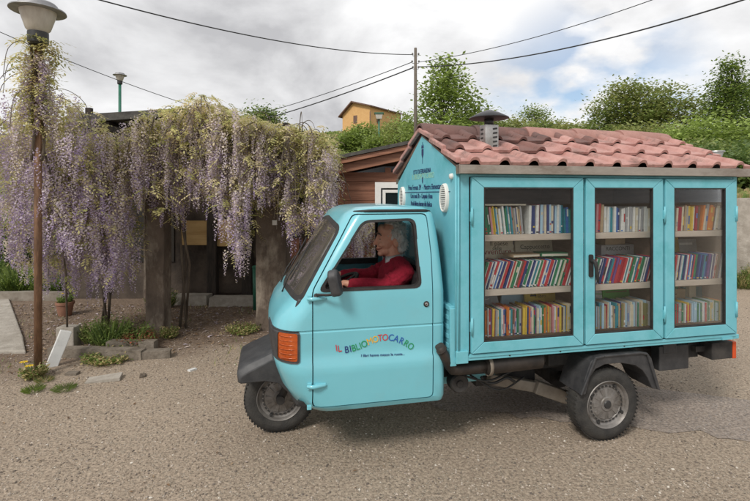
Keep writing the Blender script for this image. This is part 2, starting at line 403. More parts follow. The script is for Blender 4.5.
# loose pebbles, petals and litter: nobody could count them
def scatter(name, n, area, size, mats, flat=.6, leafy=False, wts=None):
    mb = MB()
    for _ in range(n):
        x, y = area()
        s = size * R.choice((.4, .5, .6, .8, 1, 1.5)) * R.uniform(.7, 1.1); a = R.uniform(0, 6.28); ca, sa = math.cos(a), math.sin(a)
        mi = R.choices(range(len(mats)), wts)[0]
        if leafy:
            t = R.uniform(-.5, .5); q = [(-s, 0, 0), (0, -s * .4, s * t), (s, 0, s * .25), (0, s * .4, s * .3)]
            mb.add([(x + ca * p[0] - sa * p[1], y + sa * p[0] + ca * p[1], .006 + abs(p[2])) for p in q], [(0, 1, 2, 3)], mi)
        else:
            q = [(s, 0, 0), (.1 * s, .8 * s, 0), (-.9 * s, .2 * s, 0), (-.2 * s, -.75 * s, 0), (.45 * s, .1 * s, s * flat), (-.4 * s, .1 * s, s * flat * .9)]
            q = [(p[0] * R.uniform(.8, 1.2), p[1] * R.uniform(.8, 1.2), p[2]) for p in q]
            mb.add([(x + ca * p[0] - sa * p[1], y + sa * p[0] + ca * p[1], p[2] + .001) for p in q],
                   [(0, 1, 4), (1, 5, 4), (1, 2, 5), (2, 3, 5), (3, 4, 5), (3, 0, 4)], mi)
    tag(mb.build(name, mats, fix=False), kind='stuff')
PB = [mat('pebble_%d' % i, c, tuple(x * 1.25 for x in c), rough=.9, scale=30) for i, c in enumerate([(.19, .15, .115), (.26, .215, .17), (.36, .31, .26), (.50, .46, .40), (.11, .09, .075)])]
def near_area():
    y = 2.4 + 4.6 * R.random() ** 1.5; x = R.uniform(-.85, .85) * y * 1.0 + R.uniform(-.2, .2); return x, y
scatter('pebbles', 22000, near_area, .0075, PB, wts=(5, 5, 3, .5, 3))
LT = [mat('litter_%d' % i, c, rough=.9) for i, c in enumerate([(.16, .095, .05), (.30, .21, .13), (.40, .33, .30), (.10, .06, .035), (.42, .36, .40)])]
def soil_area():
    while 1:
        x, y = R.uniform(-6, -.2), R.uniform(4.1, 7.2)
        if y - .42 * x > 6.0 + R.uniform(-.5, .6): return x, y
scatter('leaf_litter', 9500, soil_area, .019, LT, leafy=True, wts=(4, 4, 2, 3, 2))
def thin_area(): 
    y = R.uniform(2.5, 5.0); return R.uniform(-.85, .1) * y, y
scatter('dry_petals', 260, thin_area, .012, LT, leafy=True, wts=(3, 4, 3, 2, 1))

# ================================================================== TRUCK
# truck frame: u along the truck (0 = front wall of the bookcase, + to the rear), v away from the camera side, z up
TRUCK = thing('three_wheeled_truck', 'turquoise three-wheeled mini truck carrying a glazed bookcase with a red tiled roof', 'truck', (.535, 2.956, 0), rad(12.6))
TM = Matrix.Translation((.535, 2.956, 0)) @ Matrix.Rotation(rad(12.6), 4, 'Z')
VC = .67
# ---- cab: lofted closed shells
#        z     front  rear  half   corner(u,v)
LEV = [(.365, -.99, -.085, .590, .20, .30), (.375, -1.015, -.083, .610, .20, .30), (.41, -1.06, -.080, .628, .21, .30), (.50, -1.115, -.08, .632, .20, .28), (.60, -1.15, -.08, .634, .19, .26),
       (.664, -1.166, -.08, .636, .18, .25), (.684, -1.162, -.08, .624, .17, .24), (.76, -1.176, -.08, .625, .17, .24), (.856, -1.178, -.08, .626, .17, .24), (.862, -1.174, -.08, .621, .17, .24),
       (.868, -1.174, -.08, .621, .17, .24), (.874, -1.176, -.08, .627, .17, .24), (.93, -1.158, -.08, .627, .17, .25), (.985, -1.118, -.08, .627, .17, .27), (1.03, -1.075, -.08, .626, .16, .28),
       (1.07, -1.043, -.08, .625, .14, .28), (1.10, -1.022, -.082, .622, .13, .28), (1.25, -.925, -.092, .603, .12, .26), (1.40, -.83, -.105, .580, .11, .24), (1.52, -.755, -.118, .556, .11, .22),
       (1.556, -.725, -.125, .545, .11, .2), (1.58, -.69, -.14, .53, .11, .2), (1.598, -.64, -.17, .50, .12, .2), (1.608, -.56, -.23, .43, .12, .2), (1.612, -.48, -.30, .34, .1, .18)]
def lofted(off, z0, z1, parent_mats):
    """closed cab shell shrunk by off, between heights z0 and z1"""
    def at(z):
        for a, b in zip(LEV, LEV[1:]):
            if a[0] <= z <= b[0]:
                t = (z - a[0]) / (b[0] - a[0]); return [a[i] * (1 - t) + b[i] * t for i in range(6)]
        return list(LEV[-1] if z > 1 else LEV[0])
    zs = [z0] + [l[0] for l in LEV if z0 < l[0] < z1] + [z1]
    rings = []
    for z in zs:
        _, uf, ur, hw, cu, cv = at(z); uf += off; ur -= off; hw -= off
        r = .045; half = []
        for i in range(5): t = math.pi / 2 * i / 4; half.append((ur - r + r * math.sin(t), -(hw - r) - r * math.cos(t)) if False else (ur - r + r * math.cos(t), -(hw - r) - r * math.sin(t)))
        u_c = uf + cu + .02
        for i in range(1, 5): t = i / 5; half.append((ur - r + (u_c - ur + r) * t, -hw))
        for i in range(9):
            t = math.pi / 2 * i / 8; half.append((u_c - cu * math.sin(t), -(hw - cv) - cv * math.cos(t)))
        for i in range(1, 4):
            t = i / 4; half.append((uf + .02 - .02 * math.sin(t * math.pi / 2), -(hw - cv) * (1 - t)))
        half.append((uf, 0))
        ring = half + [(u, -v) for u, v in half[-2::-1]]
        rings.append([(u, VC + v, z) for u, v in ring])
    n = len(rings[0]); mb = MB(); vs = [p for r_ in rings for p in r_]
    fs = [(i * n + j, i * n + (j + 1) % n, (i + 1) * n + (j + 1) % n, (i + 1) * n + j) for i in range(len(rings) - 1) for j in range(n)]
    fs += [list(range(n))[::-1], [(len(rings) - 1) * n + j for j in range(n)]]
    mb.add(vs, fs); return mb.build('cab_shell', parent_mats)
def prism_obj(poly, axis, a, b, T=None):
    mb = MB(); mb.prism(poly, axis, a, b, 0, T); return mb.build('cutter', M['teal'])
cab = lofted(0, .365, 1.612, M['teal'])
boolean(cab, lofted(.028, .40, 1.575, M['teal']))
seal = cab.copy(); seal.data = cab.data.copy(); COL.objects.link(seal)
# windscreen opening, square to the sloping glass
p0 = Vector((-1.05, VC, 1.055)); sdir = Vector((.285, 0, .465)).normalized(); nrm = Vector((-sdir.z, 0, sdir.x))
WT = Matrix(((0, sdir.x, nrm.x, p0.x), (1, 0, 0, VC), (0, sdir.z, nrm.z, p0.z), (0, 0, 0, 1)))   # (v, s, n) -> truck
wso = [(-.545, .035), (0, .0), (.545, .035), (.475, .50), (0, .535), (-.475, .50)]
ws_in, ws_out = rounded(wso, .05), rounded(grow(wso, .034), .07)
boolean(cab, prism_obj(ws_out, 'z', -.16, .1, WT))
boolean(seal, prism_obj(ws_out, 'z', -.155, .095, WT), 'INTERSECT')
wsg = seal.copy(); wsg.data = seal.data.copy(); COL.objects.link(wsg)
boolean(wsg, prism_obj(ws_in, 'z', -.2, .2, WT), 'INTERSECT')
boolean(seal, prism_obj(ws_in, 'z', -.2, .2, WT))
# side windows, rear window, wheel well
win = rounded([(-.885, 1.10), (-.238, 1.10), (-.262, 1.530), (-.600, 1.520)], .05)
boolean(cab, prism_obj(win, 'y', -.2, 1.6))
rearwin = rounded([(.22, 1.16), (1.12, 1.16), (1.08, 1.50), (.26, 1.50)], .06)
boolean(cab, prism_obj(rearwin, 'x', -.3, .1))
mbx = MB(); mbx.box(-1.5, -.80, .50, .84, .2, .60); boolean(cab, mbx.build('cutter', M['teal']))
# doors: cut free of the shell with a real gap
dpoly = rounded([(-.915, .412), (-.168, .412), (-.168, 1.30), (-.186, 1.556), (-.655, 1.556), (-.915, 1.10)], .03, 3)
dgap = rounded(grow([(-.915, .412), (-.168, .412), (-.168, 1.30), (-.186, 1.556), (-.655, 1.556), (-.915, 1.10)], .0065), .03, 3)
doors = []
for a, b in ((-.3, .24), (1.10, 1.7)):
    d = cab.copy(); d.data = cab.data.copy(); COL.objects.link(d)
    boolean(d, prism_obj(dpoly, 'y', a, b), 'INTERSECT'); doors.append(d)
    boolean(cab, prism_obj(dgap, 'y', a - .05, b + .001))
def fin(o, name, m, ang=35, bevel=0):
    o.name = name; o.data.materials.clear(); o.data.materials.append(m); o.parent = TRUCK; smooth_angle(o.data, ang); return o
fin(cab, 'cab_body', M['teal']); fin(seal, 'windscreen_seal', M['rubber']); fin(wsg, 'windscreen', M['ws'])
for d in doors: fin(d, 'cab_door', M['teal'])
door = doors[0]
# inner black lining of the near window, sill strip, lock, handle recess, hinges
def frame_strip(poly_out, poly_in, axis, a, b, name, m, parent):
    n = len(poly_out); mb = MB()
    def p(q, w_): return {'y': (q[0], w_, q[1]), 'x': (w_, q[0], q[1])}[axis]
    vs = [p(q, a) for q in poly_out] + [p(q, a) for q in poly_in] + [p(q, b) for q in poly_out] + [p(q, b) for q in poly_in]
    fs = []
    for i in range(n):
        j = (i + 1) % n
        fs += [(i, j, n + j, n + i), (2 * n + i, 2 * n + j, 3 * n + j, 3 * n + i), (i, j, 2 * n + j, 2 * n + i), (n + i, n + j, 3 * n + j, 3 * n + i)]
    mb.add(vs, fs); return mb.build(name, m, parent)
def tumble(o, k=1):      # lean a flat strip onto the inward-leaning upper side of the cab
    for v in o.data.vertices:
        if v.co.z > 1.08: v.co.y += k * (v.co.z - 1.08) * .150
win_raw = [(-.885, 1.10), (-.238, 1.10), (-.262, 1.530), (-.600, 1.520)]
tumble(frame_strip(rounded(grow(win_raw, .003), .05), rounded(grow(win_raw, -.013), .045), 'y', .042, .078, 'window_seal', M['rubber'], door))
o = frame_strip(rounded(grow(win_raw, .003), .05), rounded(grow(win_raw, -.016), .045), 'y', 1.262, 1.298, 'window_seal', M['rubber'], doors[1]); tumble(o, -1)
mb = MB(); mb.prism(rounded(grow(win_raw, -.014), .045), 'y', 1.277, 1.281); o = mb.build('window_pane', M['glass'], doors[1]); tumble(o, -1)
mb = MB(); mb.prism([(-.86, 1.088), (-.25, 1.088), (-.25, 1.135), (-.83, 1.135)], 'y', 1.225, 1.262); mb.build('door_capping', M['rubber'], doors[1])
mb = MB(); mb.lathe([(0, -.012), (.015, -.012), (.019, -.006), (.02, .004), (.02, .02)], 20, 'y', (-.208, .048, .995), 0)
mb.lathe([(.004, -.014), (.010, -.014), (.010, -.0125), (.004, -.0125)], 12, 'y', (-.208, .048, .995), 1, closed=True)
mb.build('door_lock', [M['rubber'], M['galv']], door)
for z in (1.062, .545):
    mb = MB(); v = .045 if z > .68 else .036
    mb.tube([(-.952, v, z), (-.93, v - .012, z), (-.915, v - .017, z), (-.895, v - .014, z), (-.85, v - .004, z), (-.835, v + .004, z)], [.009, .012, .013, .013, .011, .006], 10)
    mb.box(-.95, -.925, v - .006, v + .01, z - .02, z + .02); mb.box(-.905, -.84, v - .006, v + .01, z - .013, z + .013)
    mb.build('door_hinge', M['teal'], door, bevel=.003)
mb = MB(); mb.box(-.952, -.925, .040, .06, .402, .428); mb.build('jacking_tab', M['teal'], TRUCK, bevel=.003)
# rubber drip strip round the roof, lying on the shell
def drip(side):
    ua, ub, hw, cu, cv = -.688, -.139, .531, .11, .2
    pts = [(ub + .004, VC - hw + .055, 1.50), (ub + .001, VC - hw + .035, 1.545), (ub - .012, VC - hw + .018, 1.572), (ub - .045, VC - hw - .003, 1.579)]
    for i in range(8): t = i / 7; pts.append((ub - .06 + (ua + cu + .02 - ub + .06) * t, VC - hw - .004, 1.580))
    for i in range(1, 6):
        t = math.pi / 2 * i / 8; pts.append((ua + cu + .02 - (cu + .004) * math.sin(t), VC - (hw - cv) - (cv + .004) * math.cos(t), 1.580 - .0022 * i))
    if side: pts = [(p[0], 2 * VC - p[1], p[2]) for p in pts]
    mb = MB(); mb.tube(pts, [.006] + [.0095] * (len(pts) - 2) + [.004], 8); mb.build('roof_gutter_strip', M['rubber'], TRUCK)
drip(0); drip(1)
# interior
mb = MB(); mb.box(-1.0, -.12, .10, 1.24, .402, .43); mb.build('cab_floor', M['under'], TRUCK)
mb = MB(); mb.box(-.55, -.14, .16, 1.18, .62, .74); mb.build('seat', M['seat'], TRUCK, bevel=.03)
mb = MB(); T = Matrix.Translation((-.16, 0, .74)) @ Matrix.Rotation(rad(6), 4, 'Y'); mb.box(-.07, 0, .18, 1.16, 0, .40, T=T); mb.build('seat_backrest', M['seat'], TRUCK, bevel=.03)
mb = MB(); mb.prism([(-1.05, .93), (-.78, .93), (-.76, 1.0), (-.84, 1.045), (-1.0, 1.05)], 'y', .10, 1.24); mb.build('dashboard', M['plastic'], TRUCK, bevel=.01)
SW = Matrix.Translation((-.70, .62, 1.02)) @ Matrix.Rotation(rad(-28), 4, 'Y')
mb = MB(); mb.lathe([(.175 + .013 * math.cos(t * .785), .013 * math.sin(t * .785)) for t in range(8)], 32, 'z', T=SW, closed=True)
for a in (0, 2.09, 4.19): mb.tube([SW @ Vector((0, 0, -.02)), SW @ Vector((.17 * math.cos(a), .17 * math.sin(a), 0))], .012, 8)
mb.tube([SW @ Vector((0, 0, .0)), SW @ Vector((0, 0, -.34))], .02, 10); mb.lathe([(0, .012), (.05, .01), (.055, -.02), (0, -.03)], 20, 'z', T=SW)
mb.build('steering_wheel', M['rubber'], TRUCK, sharp=50)
o = frame_strip(rounded(grow([(.22, 1.16), (1.12, 1.16), (1.08, 1.50), (.26, 1.50)], .012), .06), rounded(grow([(.22, 1.16), (1.12, 1.16), (1.08, 1.50), (.26, 1.50)], -.014), .05), 'x', -.15, -.075, 'rear_window_seal', M['rubber'], TRUCK)
mb = MB(); mb.prism(rearwin, 'x', -.112, -.108); mb.build('rear_window', M['glass'], TRUCK)
# mirror
mb = MB(); T = Matrix.Translation((-.795, -.035, 1.165)) @ Matrix.Rotation(rad(-12), 4, 'Y') @ Matrix.Rotation(rad(-8), 4, 'Z')
mb.prism(rounded([(-.042, -.085), (.042, -.085), (.052, .05), (.0, .098), (-.05, .06)], .03, 4), 'y', -.034, .034, T=T @ Matrix.Rotation(rad(74), 4, 'Z') @ Matrix.Scale(.9, 4))
mir = mb.build('wing_mirror', M['plastic'], TRUCK, bevel=.014, sharp=60)
mb = MB(); mb.tube([(-.90, .045, 1.085), (-.885, .02, 1.088), (-.84, -.01, 1.092), (-.80, -.02, 1.095), (-.795, -.03, 1.12)], .0085, 8); mb.tube([(-.895, .05, 1.075), (-.90, .03, 1.083)], .014, 8); mb.build('mirror_arm', M['rubber'], mir)
# wipers
for v in (.56, .92):
    mb = MB(); a = WT @ Vector((v - VC - .05, -.05, .012)); b = WT @ Vector((v - VC + .02, .17, .016)); mb.tube([a, (a + b) / 2 + nrm * .012, b], .005, 6)
    c = WT @ Vector((v - VC - .06, .05, .008)); d = WT @ Vector((v - VC + .09, .33, .006)); mb.tube([c, d], .005, 6); mb.build('wiper', M['rubber'], TRUCK)
# front corner lamp set wrapping the corner
for s in (0, 1):
    lo = lofted(-.004, .672, .895, M['orange']); li = lofted(.03, .66, .91, M['orange']); boolean(lo, li)
    ho = lofted(-.0075, .655, .905, M['plastic']); boolean(ho, lofted(.03, .64, .92, M['orange']))
    va, vb = ((-.2, .62) if not s else (.72, 1.6))
    polyA = rounded([(-1.122, .692), (-1.008, .692), (-1.008, .860), (-1.122, .860)], .015, 3)
    boolean(lo, prism_obj(polyA, 'y', va, .205 if not s else vb) if not s else prism_obj(polyA, 'y', 1.135, vb), 'INTERSECT')
    polyB = rounded([(-1.26, .680), (-.995, .680), (-.995, .873), (-1.26, .873)], .02, 3)
    boolean(ho, prism_obj(polyB, 'y', va, .42) if not s else prism_obj(polyB, 'y', .92, vb), 'INTERSECT')
    boolean(ho, prism_obj(polyA, 'y', va, .207) if not s else prism_obj(polyA, 'y', 1.133, vb))
    fin(ho, 'headlamp_housing', M['plastic']); fin(lo, 'indicator_lens', M['orange']); lo.parent = ho
    mb = MB()      # fluted lens ribs
    for k_ in range(6):
        z = .712 + k_ * .0255
        ring = []
        for t in range(9):
            a = t / 8 * .70; ring.append((-1.012 - .155 * math.sin(a), (.2995 - .252 * math.cos(a)), z))
        if s: ring = [(p[0], 2 * VC - p[1], p[2]) for p in ring]
        mb.tube(ring, .0032, 6)
    mb.build('lens_ribs', M['orange'], ho)
    mb = MB(); mb.lathe([(0, -.03), (.06, -.028), (.075, -.01), (.078, .02)], 24, 'y', m=0, T=Matrix.Translation((-1.128, .40 if not s else .94, .775)) @ Matrix.Rotation(rad(-90), 4, 'Z'))
    mb.build('headlight', M['galv'], TRUCK, sharp=40)
# lettering on the door
LR, LB, LG, LY = (mat('paint_' + n, c, rough=.5) for n, c in (('red', (.55, .03, .04)), ('blue', (.015, .09, .38)), ('green', (.01, .28, .09)), ('yellow', (.75, .42, .02))))
LN = mat('paint_navy', (.01, .02, .16), rough=.5)
lett = [('I', -.774, .752, LR, 8), ('L', -.755, .748, LR, 8), ('B', -.712, .738, LN, 6), ('I', -.688, .742, LN, 10), ('B', -.667, .745, LG, 14), ('L', -.642, .752, LG, 18), ('I', -.623, .757, LG, 20), ('O', -.598, .766, LG, 24),
        ('M', -.565, .780, LY, 20), ('O', -.532, .789, LY, 12), ('T', -.505, .795, LR, 4), ('O', -.475, .796, LR, -2), ('C', -.441, .793, LB, -12), ('A', -.410, .784, LB, -20), ('R', -.378, .770, LB, -27), ('R', -.350, .753, LG, -33), ('O', -.322, .734, LG, -38)]
mats = [LR, LN, LG, LY, LB]; mb = MB()
for ch, u, z, m, ang in lett:
    vs, fs = text_mesh(ch, .058); T = Matrix.Translation((u, .0418, z - .012)) @ Matrix.Rotation(rad(-ang), 4, 'Y') @ Matrix.Rotation(rad(90), 4, 'X')
    mb.add([T @ Vector((v.x * .86, v.y, v.z)) for v in vs], fs, mats.index(m))
mb.build('lettering', mats, door)
vs, fs = text_mesh('I libri hanno messo le ruote...', .0235); T = Matrix.Translation((-.488, .0425, .690)) @ Matrix.Rotation(rad(2), 4, 'Y') @ Matrix.Rotation(rad(90), 4, 'X')
mb = MB(); mb.add([T @ v for v in vs], fs); mb.build('lettering', LN, door)
# ---- wheels
def wheel(u, v, flip):
    T = Matrix.Translation((u, v, .25)) @ (Matrix.Rotation(math.pi, 4, 'Z') if flip else Matrix.Identity(4))
    w = .062
    mb = MB(); prof = [(.158, -w + .012), (.165, -w), (.19, -w - .006), (.215, -w - .003), (.235, -w + .008), (.246, -w + .02), (.250, -.02), (.2505, 0), (.250, .02), (.246, w - .02), (.235, w - .008), (.215, w + .003), (.19, w + .006), (.165, w), (.158, w - .012)]
    mb.lathe(prof, 48, 'y', T=T, closed=True)
    for k_ in range(56):
        a = k_ * 2 * math.pi / 56
        for sg in (-1, 1):
            TT = T @ Matrix.Rotation(a + (.03 if sg > 0 else 0), 4, 'Y')
            mb.box(-.006, .006, sg * .014 if sg > 0 else -.052, .052 if sg > 0 else -.014, .2475, .2507, T=TT)
    ty = mb.build('wheel', M['tyre'], TRUCK, sharp=30)
    mb = MB()
    mb.lathe([(.166, -w + .004), (.160, -w - .004), (.152, -w + .004), (.146, -w + .02), (.132, -w + .028), (.126, -w + .022), (.116, -w + .020), (.112, -w + .026), (.105, -w + .024), (.05, -w + .012), (.045, -w + .006), (0, -w + .006)], 48, 'y', T=T)
    mb.lathe([(.166, w - .004), (.146, w - .03), (.10, w - .04), (0, w - .04)], 32, 'y', T=T)
    for k_ in range(10):     # pressed fins of the hub disc
        TT = T @ Matrix.Rotation(k_ * .6283, 4, 'Y'); mb.prism([(.03, -.004), (.10, -.016), (.10, .016), (.03, .008)], 'y', -w + .010, -w + .022, T=TT @ Matrix.Rotation(rad(3), 4, 'Z'))
    mb.build('rim', M['rim'], ty, sharp=25)
    mb = MB(); mb.lathe([(0, -w - .002), (.024, -w - .001), (.029, -w + .006), (.03, -w + .02)], 20, 'y', T=T)
    mb.build('hub_cap', M['hub'], ty, sharp=30); mb = MB()
    for k_ in range(26):
        TT = T @ Matrix.Rotation(k_ * 2 * math.pi / 26, 4, 'Y'); mb.box(-.008, .008, -w + .0165, -w + .024, .117, .125, T=TT)
    for k_ in range(4):
        TT = T @ Matrix.Rotation(k_ * 1.57 + .5, 4, 'Y'); mb.lathe([(0, -w + .008), (.010, -w + .009), (.011, -w + .03)], 8, 'y', (0, 0, .136), T=TT)
    mb.build('rim_slots', M['hub'], ty, sharp=30)
wheel(1.082, .072, False); wheel(1.082, 1.27, True); wheel(-1.095, .67, False)
# front fork and black front mudguard
mb = MB(); mb.tube([(-1.095, .59, .25), (-1.0, .59, .45), (-.95, .6, .7)], .025, 8); mb.tube([(-1.095, .62, .25), (-1.095, .56, .25)], .03, 10); mb.build('front_fork', M['under'], TRUCK)
side = [(-1.395, .425), (-1.39, .475), (-1.335, .50), (-1.13, .505), (-1.06, .47), (-.985, .33), (-.955, .335), (-1.01, .52), (-1.05, .60), (-1.16, .655), (-1.26, .62), (-1.34, .585), (-1.40, .545), (-1.412, .50)]
side = [(-1.372, .452), (-1.20, .455), (-1.115, .435), (-1.055, .375), (-.995, .275), (-.962, .285), (-1.0, .42), (-1.03, .53), (-1.06, .60), (-1.15, .640), (-1.31, .575), (-1.368, .545), (-1.378, .52)]
mb = MB(); n = len(side); vs = []
for v, sh in ((.40, 0), (.43, .006), (.46, .012), (.88, .012), (.91, .006), (.94, 0)):
    for (u, z) in side:
        top_ = z > .49; vs.append((u + (.02 if v in (.40, .94) and u < -1.3 else 0), v, z - (.045 if v in (.40, .94) and top_ else .012 if v in (.43, .91) and top_ else 0)))
fs = [list(range(n))[::-1], [5 * n + j for j in range(n)]] + [(i * n + j, i * n + (j + 1) % n, (i + 1) * n + (j + 1) % n, (i + 1) * n + j) for i in range(5) for j in range(n)]
mb.add(vs, fs); fg = mb.build('front_mudguard', M['plastic'], TRUCK)
mbx = MB(); mbx.lathe([(0, -.10), (.275, -.10), (.275, .12), (0, .12)], 40, 'y', (-1.095, .67, .25)); boolean(fg, mbx.build('cutter', M['plastic']))
smooth_angle(fg.data, 28); b_ = fg.modifiers.new('bevel', 'BEVEL'); b_.width = .006; b_.segments = 2; b_.limit_method = 'ANGLE'
# ---- chassis below the bookcase
mb = MB()
for v in (.30, 1.04): mb.box(-.9, 2.05, v - .03, v + .03, .43, .52)
for u in (-.1, .5, 1.08, 1.7, 2.0): mb.box(u - .03, u + .03, .15, 1.25, .52, .60)
mb.box(.75, 1.5, .2, 1.2, .47, .55); mb.box(.30, .78, .42, .92, .28, .50)
mb.build('chassis_frame', M['under'], TRUCK, bevel=.006)
mb = MB(); mb.tube([(1.082, .10, .25), (1.082, 1.24, .25)], .035, 12); mb.tube([(1.082, .55, .25), (1.082, .8, .25)], .10, 16); mb.build('rear_axle', M['under'], TRUCK)
mb = MB()
T = Matrix.Translation((.42, .36, .355)) @ Matrix.Rotation(rad(14), 4, 'Y'); mb.box(-.05, .36, -.03, .03, -.045, .03, T=T)
T = Matrix.Translation((.74, .33, .27)) @ Matrix.Rotation(rad(22), 4, 'Y'); mb.box(-.02, .32, -.035, .035, -.04, .05, T=T)
mb.build('suspension_arm', M['rust'], TRUCK, bevel=.008)
mb = MB(); mb.box(-.06, .30, .30, .95, .37, .50); mb.box(.05, .42, .345, .365, .385, .47); mb.build('cab_sill_beam', M['teal'], TRUCK, bevel=.01)
mb = MB(); mb.tube(spl([(.26, .25, .42), (.30, .24, .38), (.37, .25, .37), (.45, .24, .40), (.52, .25, .36)]), .010, 6); mb.tube(spl([(.2, .3, .42), (.38, .22, .33), (.62, .3, .37)]), .006, 6); mb.tube(spl([(.10, .26, .45), (.28, .2, .41), (.5, .24, .45)]), .007, 6); mb.build('brake_hose', M['hub'], TRUCK)
# exhaust
mb = MB(); mb.tube([(-.130, .02, .735), (-.10, .03, .68), (-.055, .05, .60), (-.025, .06, .567), (.02, .065, .560), (.12, .07, .562), (.23, .07, .566)], [.030, .032, .034, .038, .038, .037, .037], 14)
mb.tube([(-.118, .022, .712), (-.112, .024, .705)], .036, 14)
ex = mb.build('exhaust_pipe', M['muffler'], TRUCK)
mb = MB(); mb.tube([(.20, .07, .566), (.215, .07, .567), (.60, .08, .578), (.63, .08, .579)], [.030, .058, .062, .03], 18); mb.build('silencer', M['muffler'], ex, sharp=40)
mb = MB(); mb.lathe([(.064, -.012), (.066, -.012), (.066, .012), (.064, .012)], 20, 'y', T=Matrix.Translation((.225, .0705, .567)) @ Matrix.Rotation(rad(90), 4, 'Z'), closed=True); mb.build('strap', M['rust'], ex)
mb = MB(); mb.lathe([(0, -.03), (.02, -.032), (.022, -.02), (.055, -.028), (.065, -.015), (.066, .05), (.05, .06), (0, .06)], 24, 'y', (.06, .17, .43)); mb.tube([(.06, .22, .43), (.06, .4, .47)], .02, 8); mb.build('horn', M['under'], TRUCK, sharp=35)
# rear mudguards, mud flap, box, tail lamps
for s in (0, 1):
    mb = MB(); out_p = [(.845, .352), (.868, .42), (.895, .50), (.925, .565), (.955, .590), (1.02, .600), (1.30, .600), (1.355, .588), (1.385, .55), (1.415, .46), (1.455, .335)]
    in_p = [(1.405, .345), (1.37, .42), (1.33, .475), (1.27, .515), (1.16, .54), (1.03, .54), (.96, .515), (.915, .46), (.885, .352)]
    v0, v1 = (-.022, .22) if not s else (1.12, 1.362)
    mb.prism(out_p + in_p, 'y', v0, v1); mb.prism([(.838, .355), (.850, .350), (.962, .584), (1.02, .592), (1.02, .6065), (.95, .598)], 'y', v0 - .012, v0 + .01); mb.prism([(1.02, .592), (1.31, .592), (1.355, .58), (1.442, .338), (1.464, .332), (1.39, .56), (1.36, .597), (1.31, .6085), (1.02, .6065)], 'y', v0 - .012, v0 + .01)
    mb.build('rear_mudguard', M['plastic'], TRUCK, bevel=.005)
mb = MB(); mb.box(1.60, 1.86, .12, .20, .395, .575); mb.box(1.63, 1.75, .115, .13, .52, .62); mb.build('battery_box', M['plastic'], TRUCK, bevel=.008)
mb = MB(); mb.box(1.87, 1.96, .14, .16, .47, .61); mb.build('mud_flap', M['rubber'], TRUCK)
for v in (.04, 1.20):
    mb = MB(); mb.box(1.98, 2.165, v, v + .13, .475, .60); tl = mb.build('tail_lamp', M['under'], TRUCK, bevel=.006)
    mb = MB(); mb.box(2.165, 2.198, v - .002, v + .132, .472, .598); mb.build('tail_lens', M['red_lens'], tl, bevel=.006)
mb = MB(); mb.box(1.9, 2.0, .10, 1.28, .52, .56); mb.build('rear_crossbar', M['under'], TRUCK)

# ---- bookcase body
BL, BW, ZB = 2.156, 1.40, .636
mb = MB()
mb.box(0, BL, .004, BW - .004, ZB + .001, .672)                # deck
mb.box(-.004, BL + .004, -.012, .012, ZB, .668)                # outer deck rail
mb.box(.055, 2.128, -.018, -.012, .655, .676)
mb.box(0, .062, 0, .05, .672, 1.812); mb.box(2.122, BL, 0, .05, .672, 1.812)   # corner posts
mb.box(.062, 2.122, .002, .05, 1.795, 1.812); mb.box(.864, .879, .004, .05, .672, 1.795); mb.box(1.491, 1.506, .004, .05, .672, 1.795)
mb.box(0, BL, BW - .02, BW, .672, 1.80)                         # far side
mb.box(2.136, BL, .05, BW - .02, .672, 1.80)                    # rear wall
mb.build('bookcase_body', M['teal2'], TRUCK, bevel=.003)
for u in (.25, .62, 1.1, 1.9):
    pass
for u in (.335, .70, 1.19, 2.03): mb = MB(); mb.lathe([(0, -.004), (.006, -.003), (.007, .002)], 10, 'y', (u, -.012, .652)); mb.build('rail_bolt', M['hub'], TRUCK)
mb = MB(); mb.prism([(.0, .672), (BW, .672), (BW, 1.785), (.70, 2.135), (.0, 1.850)], 'x', -.022, 0); gb = mb.build('gable_wall', M['teal2'], TRUCK, bevel=.003)
mb = MB(); mb.prism([(.02, 1.80), (BW, 1.79), (.70, 2.12)], 'x', 2.13, 2.15); mb.build('gable_wall', M['teal2'], TRUCK)
mb = MB(); mb.tube([(-.026, .006, .66), (-.026, .006, 1.83)], .006, 6); mb.tube([(-.012, -.008, .66), (-.012, -.008, 1.83)], .005, 6); mb.build('corner_seam', M['teal2'], gb)
mb = MB(); mb.lathe([(0, -.014), (.016, -.012), (.02, 0), (.02, .03)], 16, 'y', T=Matrix.Translation((-.028, .075, 1.80)) @ Matrix.Rotation(rad(-90), 4, 'Z')); mb.build('marker_lamp', M['ivory'], gb)
# cargo bed front with ribs
mb = MB(); mb.box(-.052, -.024, .03, 1.37, .60, .962); mb.box(-.060, -.022, .028, 1.372, .945, .975)
for z in (.70, .76, .82, .88): mb.box(-.058, -.05, .06, 1.34, z, z + .03)
mb.box(-.060, -.018, .012, .035, .60, .965); mb.box(-.03, .05, -.016, .02, .622, .70)
mb.build('bed_front_panel', M['teal2'], TRUCK, bevel=.004)
